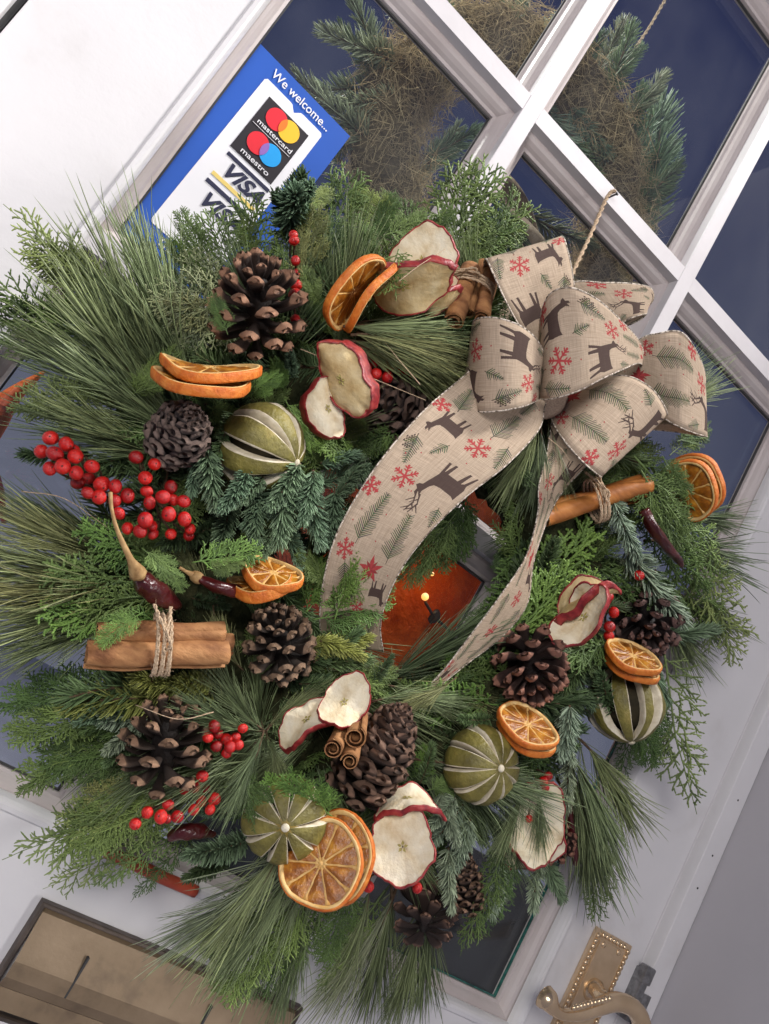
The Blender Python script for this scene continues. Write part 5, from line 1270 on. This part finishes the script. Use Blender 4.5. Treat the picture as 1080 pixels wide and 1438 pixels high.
bow = empty('bow', pt(757, 560, .10), 'hessian ribbon bow printed with deer, snowflakes and fir sprigs on the wreath', 'bow')
BO = bow.location.copy()
def ribbon(name, secs, off=0.0, sub=10, flip=False, curl=.0, na=14, wav=.0, edge=True, inside_plain=True, voff=0):
    L = catmull([pt(a, b, d) for a, b, d, _, _, _ in secs], sub); R = catmull([pt(a, b, d) for _, _, _, a, b, d in secs], sub)
    n = len(L); s = np.concatenate([[0], np.cumsum(np.linalg.norm(np.diff((L+R)/2, axis=0), axis=1))])
    T = np.gradient((L+R)/2, axis=0); W = R - L; nr = np.cross(T, W); nr /= np.linalg.norm(nr, axis=1)[:, None] + 1e-9
    vs = []; uvs = []
    for i in range(n):
        for j in range(na+1):
            q = j/na
            p = L[i]*(1-q) + R[i]*q + nr[i]*(curl*4*q*(1-q) + wav*math.sin(2*PI*q*1.5 + s[i]*60)*math.sin(PI*q)) - np.array(BO)
            vs.append(p); uvs.append((((-s[i] if flip else s[i])/TL) + off, q if not voff else 1-q))
    fs = [(i*(na+1)+j, i*(na+1)+j+1, (i+1)*(na+1)+j+1, (i+1)*(na+1)+j) for i in range(n-1) for j in range(na)]
    me = mesh(name, vs, fs); ul = me.uv_layers.new(name='UVMap')
    li = np.zeros(len(me.loops), np.int32); me.loops.foreach_get('vertex_index', li)
    ul.data.foreach_set('uv', np.array(uvs, np.float32)[li].ravel())
    o = link(name, me, 'burlap_print', bow)
    so = o.modifiers.new('thickness', 'SOLIDIFY'); so.thickness = .0006; so.offset = 0
    A = Acc()
    for E_ in (0, na):
        P = np.array([vs[i*(na+1)+E_] for i in range(n)]); A.add(*tube(P, .00065, 5))
    link('wired_edge', A.mesh('edge'), 'ribbon_edge', o)
    return o
# hanging tails: each section is left edge (u, v, height), right edge (u, v, height)
ribbon('ribbon_tail', [(720, 490, .100, 775, 545, .11), (675, 510, .125, 765, 570, .13), (640, 538, .142, 756, 604, .145), (598, 574, .152, 712, 652, .155), (545, 633, .155, 655, 697, .155), (505, 690, .15, 607, 743, .15),
                       (472, 752, .14, 568, 792, .14), (455, 812, .125, 543, 842, .125), (449, 862, .108, 534, 882, .105), (452, 905, .085, 538, 915, .08)], off=-.14, wav=.0006)
ribbon('ribbon_tail', [(775, 590, .09, 838, 632, .09), (768, 635, .10, 822, 655, .10), (757, 682, .112, 792, 688, .10), (755, 722, .118, 772, 722, .112), (738, 782, .118, 750, 786, .112), (700, 840, .118, 740, 848, .102), (660, 893, .112, 706, 893, .10),
                       (622, 942, .105, 656, 932, .10), (596, 968, .10, 604, 974, .098)], off=.36, wav=.0002)
# loops
ribbon('ribbon_loop', [(790, 455, .085, 850, 440, .08), (800, 400, .10, 868, 455, .095), (850, 397, .105, 882, 448, .10), (893, 399, .105, 897, 443, .10), (916, 407, .095, 908, 441, .09), (912, 428, .08, 893, 452, .078), (870, 440, .07, 850, 470, .07)], off=.80, flip=True)
ribbon('ribbon_loop', [(745, 520, .08, 800, 500, .075), (700, 455, .07, 775, 440, .065), (686, 400, .08, 778, 370, .08), (680, 372, .11, 784, 338, .11), (683, 364, .135, 791, 333, .135), (693, 385, .152, 797, 352, .15), (708, 418, .155, 804, 385, .152), (726, 452, .148, 806, 418, .148), (755, 500, .125, 800, 490, .125)], off=.67, voff=1)
ribbon('ribbon_loop', [(850, 520, .10, 860, 560, .095), (896, 478, .125, 905, 560, .12), (925, 468, .14, 930, 585, .13), (955, 466, .147, 955, 600, .14), (975, 488, .148, 978, 609, .138), (990, 525, .14, 993, 613, .128), (985, 552, .115, 985, 612, .10), (950, 560, .09, 945, 606, .08), (900, 560, .085, 880, 600, .075)], off=1.0, flip=True)
ribbon('ribbon_loop', [(768, 572, .105, 800, 548, .105), (780, 600, .130, 838, 532, .130), (795, 622, .148, 880, 528, .148), (815, 645, .155, 912, 543, .155), (835, 663, .152, 930, 565, .15), (845, 669, .135, 937, 584, .13), (838, 655, .10, 925, 585, .095), (810, 620, .09, 870, 570, .085)], off=.95, flip=True)
ribbon('ribbon_loop', [(757, 545, .11, 757, 570, .10), (715, 470, .085, 700, 575, .075), (680, 456, .10, 660, 568, .09), (664, 455, .125, 648, 560, .115), (672, 447, .152, 668, 577, .145), (700, 447, .168, 700, 577, .162), (735, 460, .170, 730, 572, .166), (760, 487, .160, 749, 565, .155), (770, 530, .130, 760, 558, .125)], off=-.20, voff=1)
ribbon('ribbon_loop', [(762, 545, .115, 762, 562, .11), (757, 470, .140, 757, 560, .135), (768, 418, .165, 775, 560, .160), (800, 404, .180, 812, 549, .172), (838, 420, .183, 845, 532, .175), (872, 450, .176, 876, 518, .168), (897, 478, .155, 895, 510, .15), (903, 497, .13, 901, 514, .125), (885, 495, .11, 880, 522, .10), (840, 500, .10, 830, 530, .09)], off=.08)
vs, fs = sphere_mesh('k', 1, 16, 10, wob=.1)
kc = pt(764, 556, .115) - BO
link('knot', mesh('knot', [(kc[0]+x*.020, kc[1]+y*.016, kc[2]+z*.022) for x, y, z in vs], fs), 'burlap_plain', bow)
# jute string up to the nail
N0 = pt(857, 271, .004)
P = catmull([pt(768, 470, .07), pt(800, 393, .05), pt(828, 333, .022), pt(853, 277, .006), N0 + Vector((.002, -.003, .004))], 40)
st = link('hanging_string', twine_mesh(P, .0019), 'twine'); tag(st, 'jute string from the bow up to a nail in the white glazing bar', 'string')
nl = link('nail', mesh('nail', *tube(np.array([N0 + Vector((.004, .006, 0)), N0 + Vector((.004, -.006, .0)), N0 + Vector((.004, -.0065, 0))]), [.0011, .0011, .002], 8)), 'dark_metal'); tag(nl, 'small dark nail in the glazing bar holding the jute string', 'nail')
